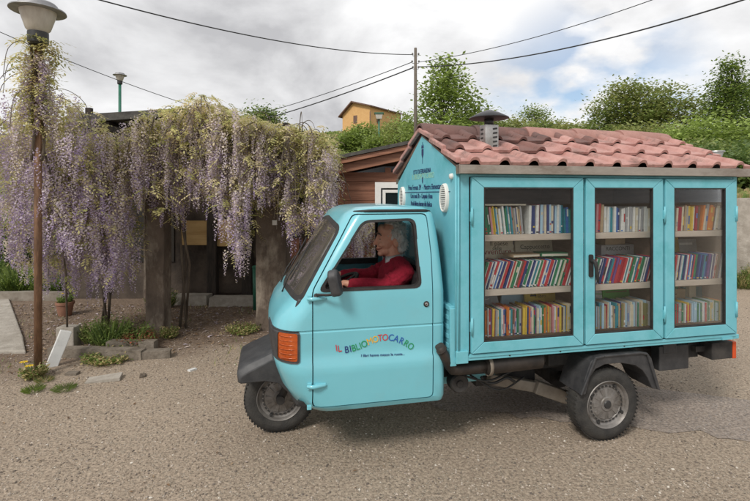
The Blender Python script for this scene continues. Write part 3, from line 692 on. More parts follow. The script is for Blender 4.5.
# gable grilles
def grille(v, z, w_, h_):
    el = [(w_ * math.cos(t * math.pi / 18), h_ * math.sin(t * math.pi / 18)) for t in range(36)]
    T = Matrix.Translation((-.022, v, z))
    mb = MB(); vs = [T @ Vector((x_, y * k, zz * k)) for k, x_ in ((1.0, 0), (.98, -.018), (.90, -.026), (.84, -.02), (.84, -.006)) for y, zz in el]
    n = 36; fs = [(i * n + j, i * n + (j + 1) % n, (i + 1) * n + (j + 1) % n, (i + 1) * n + j) for i in range(4) for j in range(n)]; mb.add(vs, fs, 0, True)
    k = -.80
    while k < .82:
        hw_ = w_ * .84 * math.sqrt(max(0, 1 - k * k / .7056)) if abs(k) < .84 else 0
        if hw_ > .01: mb.box(-.021, -.008, -hw_, hw_, k * h_ - .0038, k * h_ + .0038, T=T @ Matrix.Translation((0, 0, 0)))
        k += .13
    gr_ = mb.build('loudspeaker_grille', M['ivory'], TRUCK)
    mb = MB(); mb.add([T @ Vector((-.004, y * .85, zz * .85)) for y, zz in el], [list(range(36))]); mb.build('grille_backing', M['hub'], gr_)
grille(.190, 1.660, .062, .098); grille(1.205, 1.655, .062, .098)
# small print on the gable: crest, arms, lines
def gable_text(s, v, z, size, rot, m=M['ink'], sx=1.0):
    vs, fs = text_mesh(s, size)
    T = Matrix.Translation((-.0235, v, z)) @ Matrix.Rotation(rad(rot), 4, 'X') @ Matrix(((0, 0, -1, 0), (-1, 0, 0, 0), (0, 1, 0, 0), (0, 0, 0, 1)))
    return [T @ Vector((p.x * sx, p.y, p.z)) for p in vs], fs
mb = MB(); mb2 = MB()
for s, v, z, size, rot, sx in [("CITTA' DI FERRANDINA", .70, 1.845, .052, 0, .78), ('Prima Fermata 2M  -  Maestro Elementare', .66, 1.722, .058, 0, .80), ('Corso scuola 20 n - Campania e Roma', .72, 1.655, .054, 0, .64), ('Piccola biblioteca itinerante della Basilicata', .72, 1.595, .054, 0, .56)]:
    vs, fs = gable_text(s, v, z, size, rot, sx=sx); mb.add(vs, fs)
mb.box(-.025, -.0225, .11, 1.19, 1.700, 1.7045)
def crest(v, z, s):
    T = Matrix.Translation((-.0236, v, z))
    mb.prism([(-.020 * s, .03 * s), (.020 * s, .03 * s), (.020 * s, -.01 * s), (0, -.04 * s), (-.020 * s, -.01 * s)], 'x', -.001, .001, T=T)
    mb.prism([(-.024 * s, .036 * s), (.024 * s, .036 * s), (.02 * s, .06 * s), (.008 * s, .045 * s), (0, .068 * s), (-.008 * s, .045 * s), (-.02 * s, .06 * s)], 'x', -.001, .001, T=T)
crest(.675, 2.0, 1.1); crest(.675, 1.787, .5)
mb.box(-.0245, -.0225, .672, .678, 1.92, 1.965); mb.box(-.0245, -.0225, .672, .678, 2.06, 2.085)
vs, fs = gable_text('IL BIBLIOMOTOCARRO', .68, 1.805, .06, 0, sx=.85); mb2.add(vs, fs)
mb.build('gable_print', M['ink'], gb); mb2.build('faded_print', M['fadeink'], gb)
# cabinet interior
mb = MB(); mb.box(.062, 2.122, .46, .475, .672, 1.80); mb.box(.062, 2.122, .06, .46, .672, .752); mb.box(.062, 2.122, .05, .46, 1.74, 1.795)
for u in (.865, 1.492): mb.box(u, u + .013, .05, .46, .752, 1.74)
mb.box(.062, .10, .05, .46, .752, 1.74); mb.box(2.123, 2.136, .05, .46, .752, 1.74)
mb.build('cabinet_lining', M['wood_in'], TRUCK)
for z in (1.378, 1.022):
    mb = MB()
    for a, b_ in ((.10, .864), (.879, 1.491), (1.506, 2.122)): mb.box(a, b_, .055, .459, z, z + .042)
    mb.build('shelf', M['shelf'], TRUCK, bevel=.003)
# glazed doors
def gdoor(u0, u1, g0, g1, hl, hr, handle):
    z0, z1, gz0, gz1 = .684, 1.792, .752, 1.728
    mb = MB(); a, b_ = -.030, -.003
    P = [(u0, z0), (u1, z0), (u1, z1), (u0, z1)]; Q = [(g0, gz0), (g1, gz0), (g1, gz1), (g0, gz1)]
    for i in range(4):      # four mitred frame bars with a hairline at each mitre
        j = (i + 1) % 4; e_ = .0009
        p, q, r_, t_ = Vector(P[i]), Vector(P[j]), Vector(Q[j]), Vector(Q[i]); d = (q - p).normalized() * e_
        mb.prism([tuple(p + d), tuple(q - d), tuple(r_ - d), tuple(t_ + d)], 'y', a, b_)
    dr = mb.build('cabinet_door', M['teal2'], TRUCK, bevel=.0035)
    frame_strip([(g0 - .001, gz0 - .001), (g1 + .001, gz0 - .001), (g1 + .001, gz1 + .001), (g0 - .001, gz1 + .001)], [(g0 + .008, gz0 + .008), (g1 - .008, gz0 + .008), (g1 - .008, gz1 - .008), (g0 + .008, gz1 - .008)], 'y', -.027, -.008, 'glazing_bead', M['rubber'], dr)
    mb = MB(); mb.box(g0 + .002, g1 - .002, -.018, -.014, gz0 + .002, gz1 - .002); mb.build('glass_pane', M['glass'], dr)
    for uu, zs in ((hl, (1.545, .855)), (hr, (1.545, .855))):
        if uu is None: continue
        for z in zs:
            mb = MB(); mb.tube([(uu, -.034, z - .055), (uu, -.034, z + .055)], .0075, 10); mb.box(uu - .011, uu + .011, -.034, -.026, z - .03, z + .03); mb.build('hinge', M['teal2'], dr)
    if handle:
        mb = MB(); mb.prism(rounded([(handle - .016, 1.135), (handle + .016, 1.135), (handle + .016, 1.285), (handle - .016, 1.285)], .012), 'y', -.040, -.030)
        mb.tube([(handle, -.036, 1.245), (handle, -.066, 1.245), (handle + .004, -.074, 1.235), (handle + .010, -.076, 1.20), (handle + .020, -.076, 1.125), (handle + .022, -.074, 1.105)], [.012, .012, .0125, .012, .010, .006], 10)
        mb.build('handle', M['rubber'], dr, bevel=.003)
gdoor(.067, .862, .149, .788, .066, None, None)
gdoor(.881, 1.489, .948, 1.410, None, None, .914)
gdoor(1.508, 2.118, 1.582, 2.024, 1.498, 2.112, None)
mb = MB(); mb.box(2.0, 2.09, -.024, -.008, .640, .656); mb.build('deck_latch', M['teal2'], TRUCK)
# eave metal
mb = MB(); mb.box(-.024, 2.225, -.062, -.036, 1.812, 1.868); mb.box(-.024, 2.225, -.036, .03, 1.8125, 1.822); mb.box(-.030, -.024, -.064, .0, 1.811, 1.869)
mb.build('eave_fascia', M['gutter'], TRUCK, bevel=.003)
mb = MB(); mb.box(-.02, 2.22, 1.40, 1.46, 1.78, 1.83); mb.build('eave_fascia', M['gutter'], TRUCK)
# ---- tiled roof: three courses each side, rolls every .2 m, half-round ridge
EV, EZ, RV, RZ = -.052, 1.855, .70, 2.165
sl_v, sl_z = RV - EV, RZ - EZ; SLEN = math.hypot(sl_v, sl_z); dv, dz = sl_v / SLEN, sl_z / SLEN
PITCH = .2035
def tile_h(uu):
    x = (uu / PITCH) % 1.0
    d = abs(x - .5)
    return .032 * math.sqrt(max(0, 1 - (d / .165) ** 2)) if d < .165 else .006 * (x - 1.0 if x > .5 else x) + .001
def tiles(side):
    mb = MB(); U0, U1, nu = -.030, 2.215, 300
    for c in range(3):
        s0, s1 = c * .262, min(c * .262 + .285, SLEN)
        if c == 2: s1 = SLEN - .01
        cols = []
        for i in range(nu + 1):
            u = U0 + (U1 - U0) * i / nu; h = tile_h(u - U0 + (0 if c != 1 else 0)); jit = .004 * noise.noise(Vector((int((u - U0) / PITCH) * 7.3, c * 3.1, side * 9)))
            row = []
            for t, lift in ((0, .033), (.012, .036), (.3, .030), (1, .006)):
                s = s0 + (s1 - s0) * t + (jit if t < .1 else 0); hh = h * (1.0 if t < .9 else .8) + lift + jit
                v = EV + dv * s - dz * hh; z = EZ + dz * s + dv * hh
                row.append((u, v, z))
            s = s0 + jit; hh = h + .033 - .019; row.append((u, EV + dv * s - dz * hh, EZ + dz * s + dv * hh))     # butt end thickness
            if side: row = [(p[0], 2 * RV - p[1], p[2]) for p in row]
            cols.append(row)
        vs = [p for r_ in cols for p in r_]; k = 5; fs = []
        mi = []
        for i in range(nu):
            for j in range(3): fs.append((i * k + j, (i + 1) * k + j, (i + 1) * k + j + 1, i * k + j + 1))
            fs.append((i * k + 4, (i + 1) * k + 4, (i + 1) * k, i * k))
        base = len(vs)
        mb.add(vs, fs, 0, True)
        for q, i in enumerate([i for i in range(nu) for _ in range(4)]):
            tl_ = int((U0 + (U1 - U0) * (i + .5) / nu - U0) / PITCH + .30)
            if (c == 2 and tl_ in (0, 1, 2, 3, 4, 6)) or (c == 1 and tl_ in (0, 3)): mb.m[len(mb.m) - len(fs) + q] = 1
    return mb
for side in (0, 1):
    rt = tiles(side)
    o = rt.build('tiled_roof', [M['tile'], M['tile_dark']], TRUCK, fix=False)
    o.data.set_sharp_from_angle(angle=rad(42))
mb = MB(); mb.prism([(-.04, 1.85), (.70, 2.145), (1.44, 1.85), (1.40, 1.83), (.70, 2.11), (0.0, 1.83)], 'x', -.020, 2.21); mb.build('roof_board', M['wood_in'], TRUCK)
rt0 = None
nr = 5; RL = 2.215 / nr
for i in range(nr):
    u0 = -.045 + i * RL * .995; u1 = u0 + RL + .04
    mb = MB(); rings = []
    for u, r_, dzz in ((u0, .098, .004), (u0 + .03, .100, .006), (u1 - .08, .092, 0), (u1 - .001, .088, -.004)):
        rings.append([(u, RV + (r_) * math.cos(t) * 1.12, RZ - .035 + r_ * math.sin(t) + dzz) for t in [math.pi * q / 14 for q in range(15)]] + [(u, RV + (r_ - .016) * math.cos(t) * 1.12, RZ - .035 + (r_ - .016) * math.sin(t) + dzz) for t in [math.pi * q / 14 for q in range(14, -1, -1)]])
    n = 30; vs = [p for q in rings for p in q]
    fs = [(a * n + j, a * n + (j + 1) % n, (a + 1) * n + (j + 1) % n, (a + 1) * n + j) for a in range(3) for j in range(n)]
    for a in (0, 3):
        for j in range(14): fs.append((a * n + j, a * n + j + 1, a * n + 28 - j, a * n + 29 - j))
    mb.add(vs, fs); mb.build('ridge_tile', M['tile_dark'] if i < 2 else M['tile_ridge'], TRUCK, sharp=40)
# roll plugs just under the ridge caps
for sd_ in (0, 1):
    for i in range(11):
        mb = MB(); u = -.030 + PITCH * (i + .5); v = RV - .13 if not sd_ else RV + .13; z = RZ - .035
        mb.tube([(u, v - .035 * (1 if not sd_ else -1), z - .018), (u, v + .06 * (1 if not sd_ else -1), z + .025)], [.042, .036], 14)
        mb.build('ridge_filler', M['tile_dark'] if i < 6 else M['tile_ridge'], TRUCK, sharp=50)
# verge tile on the front gable
for sd_ in (0, 1):
    mb = MB()
    for c in range(3):
        s0, s1 = c * .262, c * .262 + .285
        for s_a, s_b in ((s0, s1),):
            pts = []
            for s, lf in ((s_a, .036), (s_b, .012)):
                pts.append((EV + dv * s - dz * lf, EZ + dz * s + dv * lf)); 
            q = [(pts[0][0], pts[0][1] - .012), (pts[1][0], pts[1][1] - .012), (pts[1][0], pts[1][1] + .022), (pts[0][0], pts[0][1] + .022)]
            if sd_: q = [(2 * RV - a_, b_) for a_, b_ in q]
            mb.prism(q, 'x', -.052, -.022)
    mb.build('verge_tile', M['tile'] , TRUCK, bevel=.006)
# stove pipe: perforated square duct with a black cowl
mb = MB(); c0, c1 = (.305, .30), (.395, .39)
mb.box(.297, .397, .255, .355, 1.96, 2.175)
sp = mb.build('stove_pipe', M['galv'], TRUCK, bevel=.006)
mb = MB()
for k_ in range(6): mb.prism(rounded([(.352, 1.985 + k_ * .030), (.386, 1.990 + k_ * .030), (.386, 2.003 + k_ * .030), (.352, 1.998 + k_ * .030)], .005, 2), 'y', .2535, .256)
mb.build('perforations', M['hub'], sp); mb = MB()
for k_ in range(6): mb.prism(rounded([(.29, 1.985 + k_ * .030), (.33, 1.985 + k_ * .030), (.33, 1.998 + k_ * .030), (.29, 1.998 + k_ * .030)], .005, 2), 'x', .2955, .298)
mb.build('perforations', M['hub'], sp)
mb = MB(); mb.tube([(.347, .305, 2.16), (.347, .305, 2.235)], .033, 16); mb.build('pipe_neck', M['cap'], sp)
mb = MB(); mb.lathe([(.0, .06), (.02, .058), (.07, .040), (.136, .006), (.140, 0), (.134, -.002), (.06, -.006), (0, -.006)], 36, 'z', (.347, .305, 2.222)); mb.build('cowl', M['cap'], sp, sharp=40)

# ================================================================== BOOKS (each one rests in the case: a thing of its own)
BC = {}
def bcol(n, c): BC[n] = mat('book_' + n.replace(' ', '_'), c, tuple(x * .8 for x in c), rough=.5, scale=30)
for n, c in dict(white=(.74, .73, .70), cream=(.66, .58, .44), red=(.50, .035, .045), crimson=(.36, .015, .04), navy=(.02, .04, .17), blue=(.05, .16, .45), teal=(.02, .24, .30), green=(.02, .20, .09),
                 grey=(.36, .36, .37), brown=(.16, .085, .05), orange=(.68, .20, .03), yellow=(.72, .50, .07), pink=(.62, .27, .30), purple=(.17, .07, .25), black=(.02, .02, .022), olive=(.25, .23, .09),
                 tan=(.44, .32, .20)).items(): bcol(n, c)
BC['pale blue'] = mat('book_pale_blue', (.36, .52, .64), rough=.5); BC['lime green'] = mat('book_lime_green', (.12, .42, .08), rough=.5)
M['paper'] = mat('page_block', (.68, .63, .54), (.56, .50, .41), rough=.9, scale=2, stretch=(200, 1, 1))
ORD = ['', 'first', 'second', 'third', 'fourth', 'fifth', 'sixth', 'seventh', 'eighth', 'ninth', 'tenth', 'eleventh', 'twelfth', 'thirteenth', 'fourteenth', 'fifteenth', 'sixteenth', 'seventeenth', 'eighteenth', 'nineteenth']
TENS = {20: 'twent', 30: 'thirt', 40: 'fort', 50: 'fift', 60: 'sixt', 70: 'sevent', 80: 'eight'}
def ordinal(n):
    if n < 20: return ORD[n]
    t = TENS[n // 10 * 10]; return t + 'ieth' if n % 10 == 0 else t + 'y-' + ORD[n % 10]
def book_mesh(t, d, h, c, c2):
    mb = MB(); x = t / 2; e = min(.0014, t * .14)
    mb.box(-x + e, x - e, .003, d - .004, .003, h - .003, 1)
    mb.box(-x, -x + e, 0, d, 0, h); mb.box(x - e, x, 0, d, 0, h); mb.box(-x + e, x - e, -.0015, .003, 0, h)
    a = R.uniform(.1, .75); b = a + R.choice((.05, .1, .2, .35)); b = min(b, .93)
    
    if R.random() < .32: mb.box(-x * .62, x * .72, -.0022, -.0012, a * h, b * h, 2)
    if R.random() < .3: mb.box(-x * .9, x * .9, -.0022, -.0012, .03 * h, .08 * h, 2)
    return mb, [BC[c], M['paper'], BC[c2]]
LM_BOOKS = 0
def row(u0, u1, z, shelf, door_, cols, tr_, hr_, lean=0, v=.066, dpt=.16, group='books'):
    """a row of standing books from u0 to u1; lean in degrees, + tips the tops to the right"""
    u = u0; n = 0; items = []
    while True:
        c = cols[n % len(cols)] if isinstance(cols, tuple) else R.choice(cols)
        t = tr_[c] if isinstance(tr_, dict) else R.uniform(*tr_)
        ln = lean(u) if callable(lean) else lean
        a = rad(ln + R.uniform(-1.0, 1.0)); w_ = t / math.cos(a) + .0004
        h = R.uniform(*hr_)
        if u + w_ > u1: break
        n += 1; items.append((u, t, h, c, a)); u += w_
    for i, (u, t, h, c, a) in enumerate(items, 1):
        c2 = R.choice(['white', 'cream', 'black', 'yellow', 'red', 'blue', 'grey', 'white', 'navy']); c2 = c2 if c2 != c else 'black'
        mb, ms_ = book_mesh(t, dpt * R.uniform(.85, 1), h, c, c2)
        o = mb.build('book', ms_)
        piv = t / 2 if a > 0 else -t / 2
        lift = 0
        o.matrix_world = TM @ Matrix.Translation((u + t / 2 + piv, v + R.uniform(-.006, .010), z + .0005)) @ Matrix.Rotation(a, 4, 'Y') @ Matrix.Translation((-piv, 0, 0))
        sz = 'slim' if t < .013 else 'thick' if t > .021 else 'medium'
        tag(o, f'{sz} {c} book, {ordinal(i)} from the left on the {shelf} shelf, {door_} glass door', 'book', group)
Z1, Z2, Z3 = 1.4205, 1.0645, .7525
mix1 = ['white', 'white', 'cream', 'grey', 'pale blue', 'teal', 'brown', 'pink', 'white', 'tan', 'navy', 'cream', 'pale blue', 'crimson']
row(.165, .49, Z1, 'top', 'left', ['olive', 'green', 'yellow', 'cream', 'white', 'pink', 'grey', 'pale blue', 'brown', 'white', 'navy', 'teal', 'white', 'tan'], (.007, .016), (.168, .188), lambda u: -9 + 12 * (u - .165), group='books on the top shelf')
row(.512, .785, Z1, 'top right', 'left', ['grey', 'pale blue', 'white', 'pale blue', 'navy', 'crimson', 'white', 'cream', 'teal', 'pale blue', 'tan', 'white'], (.011, .020), (.186, .196), 0.5, group='books on the top shelf')
row(.790, .862, Z1, 'top far right', 'left', ('teal', 'blue', 'teal', 'green'), (.012, .018), (.15, .18), -2, group='books on the top shelf')
mt = dict(white=.0078, navy=.0135, red=.0165, green=.019, brown=.018, blue=.0155, crimson=.015, teal=.018, purple=.015, cream=.008)
row(.150, .842, Z2, 'middle', 'left', ('green', 'white', 'red', 'white', 'navy', 'white', 'red', 'white', 'blue', 'white', 'navy', 'cream', 'red', 'white', 'navy', 'white', 'red', 'cream', 'green', 'white', 'brown', 'red', 'navy', 'white', 'green', 'white', 'navy', 'white', 'teal', 'white', 'green', 'cream', 'red', 'white', 'blue', 'white', 'red', 'white', 'navy', 'white', 'green', 'white', 'green', 'cream'), mt, (.182, .188), 19, group='magazines on the middle shelf')
mix3 = ['pink', 'grey', 'yellow', 'cream', 'orange', 'orange', 'teal', 'brown', 'orange', 'white', 'crimson', 'pale blue', 'red', 'white', 'olive', 'cream', 'yellow', 'yellow', 'purple', 'white', 'tan', 'cream', 'green', 'pink', 'navy', 'grey']
row(.150, .862, Z3, 'bottom', 'left', mix3, (.007, .017), (.165, .188), 0.5, group='books on the bottom shelf')
row(.99, 1.095, Z1, 'top', 'middle', ('lime green', 'crimson', 'pink', 'red', 'tan', 'cream'), (.014, .022), (.165, .205), 3, group='books on the top shelf')
row(1.10, 1.23, Z1, 'top centre', 'middle', ('white', 'white', 'pale blue', 'teal', 'white', 'blue', 'navy', 'white'), (.013, .021), (.165, .185), 1, group='books on the top shelf')
row(1.235, 1.49, Z1, 'top right', 'middle', ['white', 'white', 'cream', 'white', 'grey', 'cream'], (.012, .019), (.160, .178), 2, group='books on the top shelf')
row(.97, 1.462, Z2, 'middle', 'middle', ('red', 'white', 'green', 'white', 'navy', 'white', 'navy', 'red', 'white', 'navy', 'white', 'teal', 'red', 'purple', 'red', 'red', 'crimson', 'red', 'white', 'teal', 'white', 'red', 'green', 'white', 'teal'), mt, (.178, .186), 17, group='magazines on the middle shelf')
row(.97, 1.49, Z3, 'bottom', 'middle', ['grey', 'tan', 'pale blue', 'cream', 'white', 'olive', 'teal', 'brown', 'pale blue', 'cream', 'navy', 'purple', 'tan', 'white', 'crimson', 'green'], (.007, .016), (.15, .182), 0.5, group='books on the bottom shelf')
row(1.65, 1.90, Z1, 'top', 'right', ['white', 'brown', 'yellow', 'grey', 'cream', 'crimson', 'pale blue', 'white', 'tan'], (.010, .019), (.165, .185), 4, group='books on the top shelf')
row(1.905, 2.10, Z1, 'top right', 'right', ['white', 'grey', 'tan', 'brown', 'orange', 'orange', 'cream', 'teal'], (.012, .024), (.16, .20), 9, group='books on the top shelf')
row(1.64, 2.112, Z2, 'middle', 'right', ('navy', 'white', 'red', 'white', 'brown', 'navy', 'white', 'teal', 'navy', 'white', 'red', 'blue', 'white', 'navy', 'red', 'green', 'navy', 'blue', 'navy', 'teal', 'blue', 'navy', 'purple', 'navy', 'white'), mt, (.178, .186), 10, group='magazines on the middle shelf')
row(1.64, 2.12, Z3, 'bottom', 'right', ['yellow', 'tan', 'white', 'cream', 'pale blue', 'red', 'green', 'white', 'pale blue', 'grey', 'orange'], (.008, .015), (.125, .15), 0.5, group='books on the bottom shelf')
# items standing behind the rows with their covers to the front, or lying flat
def board(name, label, cat, u0, u1, v, z, h, t, c, extra=None, tilt=8, roll=0, cols=()):
    sh_ = .09 if u1 < .85 else .14 if u1 < 1.46 else .155
    lim = .862 if u1 < .85 else 1.49 if u1 < 1.46 else 2.121
    u0 += sh_; u1 += sh_
    if u1 > lim: u0 -= u1 - lim; u1 = lim
    mb = MB(); w_ = (u1 - u0) / 2
    mb.box(-w_, w_, 0, t, 0, h)
    if cat == 'book': mb.box(-w_ + .004, w_ - .004, .002, t - .002, h, h + .0015, 1)
    ms_ = [BC[c], M['paper']] + [BC[k] for k in cols]
    for ex in (extra or []):
        if ex[0] == 'box': _, a, b, z0, z1, mi = ex; mb.box(a * w_, b * w_, -.0012, .0005, z0 * h, z1 * h, mi)
        elif ex[0] == 'txt':
            _, s, x, zz, size, mi = ex; vs, fs = text_mesh(s, size)
            mb.add([(p.x + x * w_, -.0014, p.y + zz * h) for p in vs], fs, mi)
        elif ex[0] == 'disc':
            _, x, zz, r_, mi = ex; mb.lathe([(0, -.0016), (r_, -.0015), (r_, 0)], 20, 'y', (x * w_, 0, zz * h), mi)
    o = mb.build(name, ms_)
    o.matrix_world = TM @ Matrix.Translation(((u0 + u1) / 2, v, z)) @ Matrix.Rotation(rad(roll), 4, 'Y') @ Matrix.Rotation(rad(-tilt), 4, 'X')
    tag(o, label, cat); return o
def flat(label, u0, u1, v0, v1, z, t, c, rot=0):
    mb = MB(); a, b = (u1 - u0) / 2, (v1 - v0) / 2; mb.box(-a, a, -b, b, 0, t * .12); mb.box(-a, a, -b, b, t * .88, t); mb.box(-a + .003, a - .003, -b + .003, b - .003, t * .12, t * .88, 1)
    mb.box(-a, -a + .003, -b, b, t * .12, t * .88)
    o = mb.build('book', [BC[c], M['paper']]); o.matrix_world = TM @ Matrix.Translation(((u0 + u1) / 2, (v0 + v1) / 2, z)) @ Matrix.Rotation(rad(rot), 4, 'Z'); tag(o, label, 'book')
flat('thin pale book lying flat across the top-shelf books, left glass door', .165, .50, .066, .19, Z1 + .1905, .009, 'cream')
board('picture_book', 'cream cover lettered Il paese delle avventure, behind the leaning magazines, left door', 'book', .105, .445, .27, Z2, .30, .02, 'cream', [('txt', 'Il paese', .35, .86, .046, 2), ('txt', 'delle', .25, .76, .038, 2), ('txt', 'avventure', .2, .655, .060, 3), ('box', -1, -.72, .0, .72, 4)], cols=('black', 'crimson', 'orange'))
board('picture_book', 'cream cover with slanted script lettering, behind the leaning magazines, right of the blue drawing', 'book', .50, .80, .29, Z2, .29, .02, 'cream', [('txt', 'Cappuccetto', .05, .78, .046, 2)], cols=('black',))
board('picture_book', 'blue and white drawn cover behind magazines, between two cream covers', 'book', .44, .52, .31, Z2, .32, .02, 'white', [('disc', -.3, .85, .014, 2), ('disc', .35, .9, .012, 2), ('disc', .2, .80, .013, 2), ('box', -.8, .8, .66, .74, 3)], cols=('navy', 'tan'))
flat('tan book lying flat on the leaning magazines, left glass door', .42, .63, .11, .24, Z2 + .196, .018, 'tan', 4)
flat('green book lying flat on the leaning magazines, left glass door', .64, .84, .10, .22, Z2 + .196, .022, 'green', -3)
board('picture_book', 'yellow picture book with two dark eyes drawn on its cover, bottom shelf', 'book', .54, .785, .26, Z3, .285, .018, 'yellow', [('disc', -.55, .80, .016, 2), ('disc', -.35, .80, .016, 2), ('box', -.65, -.25, .70, .735, 2), ('txt', 'il libro', .0, .66, .035, 2), ('box', .2, .75, .86, .88, 3)], cols=('black', 'orange'))
board('picture_book', 'grey drawn booklet leaning behind the bottom books, left glass door', 'book', .14, .35, .27, Z3 + .01, .225, .012, 'grey', [('disc', -.1, .88, .02, 2), ('box', -.5, .4, .80, .82, 2)], roll=-9, cols=('white',), tilt=10)
board('picture_book', 'pale blue booklet leaning beside the yellow picture book, bottom shelf', 'book', .33, .52, .30, Z3 + .01, .26, .012, 'pale blue', [('box', -.7, .7, .85, .88, 2)], roll=12, cols=('white',), tilt=10)
board('picture_book', 'dark purple picture book behind the magazines, middle glass door', 'book', .92, 1.07, .27, Z2, .275, .02, 'purple', [('txt', 'fiabe', 0, .80, .04, 2), ('box', -.8, .8, .9, .92, 2)], cols=('pink',))
board('book_box', 'grey box of books behind the magazines, middle glass door', 'box', 1.09, 1.37, .24, Z2, .245, .10, 'grey', [('txt', 'RACCONTI', 0, .84, .04, 2)], tilt=0, cols=('black',))
board('book_box', 'brown cardboard box standing on the grey box, middle glass door', 'box', 1.12, 1.29, .26, Z2 + .247, .06, .10, 'tan', tilt=0)
board('album', 'green album behind the bottom books, middle glass door', 'book', 1.20, 1.43, .26, Z3, .235, .02, 'lime green', [('box', -.8, .8, .84, .88, 2)], cols=('olive',))
board('album', 'white album leaning behind the bottom books, middle glass door', 'book', .94, 1.16, .27, Z3, .215, .02, 'white', [('box', -.6, .6, .88, .91, 2)], cols=('lime green',), roll=4)
board('picture_book', 'yellow picture book behind the blue magazines, right glass door', 'book', 1.58, 1.80, .27, Z2, .285, .02, 'yellow', [('box', -.6, .6, .84, .87, 2), ('disc', .3, .76, .018, 2)], cols=('orange',))
board('picture_book', 'grey picture book behind the blue magazines, right glass door', 'book', 1.85, 2.05, .27, Z2, .27, .02, 'grey', [('box', -.6, .6, .84, .9, 2)], cols=('white',))
board('book_box', 'tan cardboard box behind the low books, bottom shelf, right glass door', 'box', 1.56, 1.80, .24, Z3, .205, .10, 'tan', [('box', -.3, .3, .80, .84, 2)], tilt=0, cols=('brown',))
board('picture_book', 'green picture book with red apple on top of the cardboard box', 'book', 1.57, 1.74, .25, Z3 + .2055, .08, .09, 'green', [('disc', .2, .45, .026, 2)], tilt=0, cols=('red',))
board('album', 'beige upright album beside the cardboard box, right glass door', 'book', 1.815, 1.875, .22, Z3, .235, .12, 'cream', tilt=0)
board('album', 'wide teal album at the right end of the bottom shelf', 'book', 1.90, 2.07, .24, Z3, .215, .03, 'teal', tilt=4)

# ================================================================== DRIVER
class Blob(MB):
    def ell(s, c, r, rot=None, n=16):
        T = Matrix.Translation(c) @ (rot or Matrix.Identity(4)) @ Matrix.Diagonal((*r, 1))
        vs = [T @ Vector((0, 0, 1))]; fs = []; k = n // 2
        for i in range(1, k):
            t = math.pi * i / k
            for j in range(n): p = 2 * math.pi * j / n; vs.append(T @ Vector((math.sin(t) * math.cos(p), math.sin(t) * math.sin(p), math.cos(t))))
        vs.append(T @ Vector((0, 0, -1))); L_ = len(vs) - 1
        for j in range(n): fs.append((0, 1 + j, 1 + (j + 1) % n)); fs.append((L_, 1 + (k - 2) * n + (j + 1) % n, 1 + (k - 2) * n + j))
        for i in range(k - 2):
            for j in range(n): fs.append((1 + i * n + j, 1 + (i + 1) * n + j, 1 + (i + 1) * n + (j + 1) % n, 1 + i * n + (j + 1) % n))
        s.add(vs, fs)
    def limb(s, pts, rs, n=14):
        for p, r in zip(pts, rs): s.ell(p, (r, r, r), n=12)
        s.tube(pts, rs, n)
    def fuse(s, name, m, voxel, parent=None, it=4):
        o = s.build(name, m, parent)
        md = o.modifiers.new('r', 'REMESH'); md.mode = 'VOXEL'; md.voxel_size = voxel
        if it: sm_ = o.modifiers.new('s', 'SMOOTH'); sm_.factor = .5; sm_.iterations = it
        me = evaluated(o); o.modifiers.clear(); old = o.data; o.data = me; bpy.data.meshes.remove(old)
        o.data.polygons.foreach_set('use_smooth', [True] * len(o.data.polygons)); return o
HV = .62
b = Blob()
# head, seen in left profile, chin a little forward
b.ell((-.285, HV, 1.385), (.100, .078, .098)); b.ell((-.332, HV, 1.335), (.066, .064, .088)); b.ell((-.325, HV, 1.270), (.060, .054, .040))
b.ell((-.366, HV, 1.247), (.024, .026, .020)); b.ell((-.374, HV, 1.392), (.020, .050, .013)); b.ell((-.360, HV, 1.425), (.028, .055, .040))
for s in (-1, 1):
    b.ell((-.362, HV + s * .036, 1.318), (.030, .026, .026)); b.ell((-.272, HV + s * .079, 1.330), (.021, .009, .034), Matrix.Rotation(rad(-12), 4, 'Y')); b.ell((-.388, HV + s * .012, 1.312), (.011, .011, .010))
b.limb([(-.386, HV, 1.375), (-.398, HV, 1.352), (-.412, HV, 1.322)], [.010, .011, .0135]); b.ell((-.384, HV, 1.290), (.018, .026, .0075)); b.ell((-.380, HV, 1.272), (.016, .024, .0075))
b.limb([(-.262, HV, 1.18), (-.285, HV, 1.29)], [.060, .058])
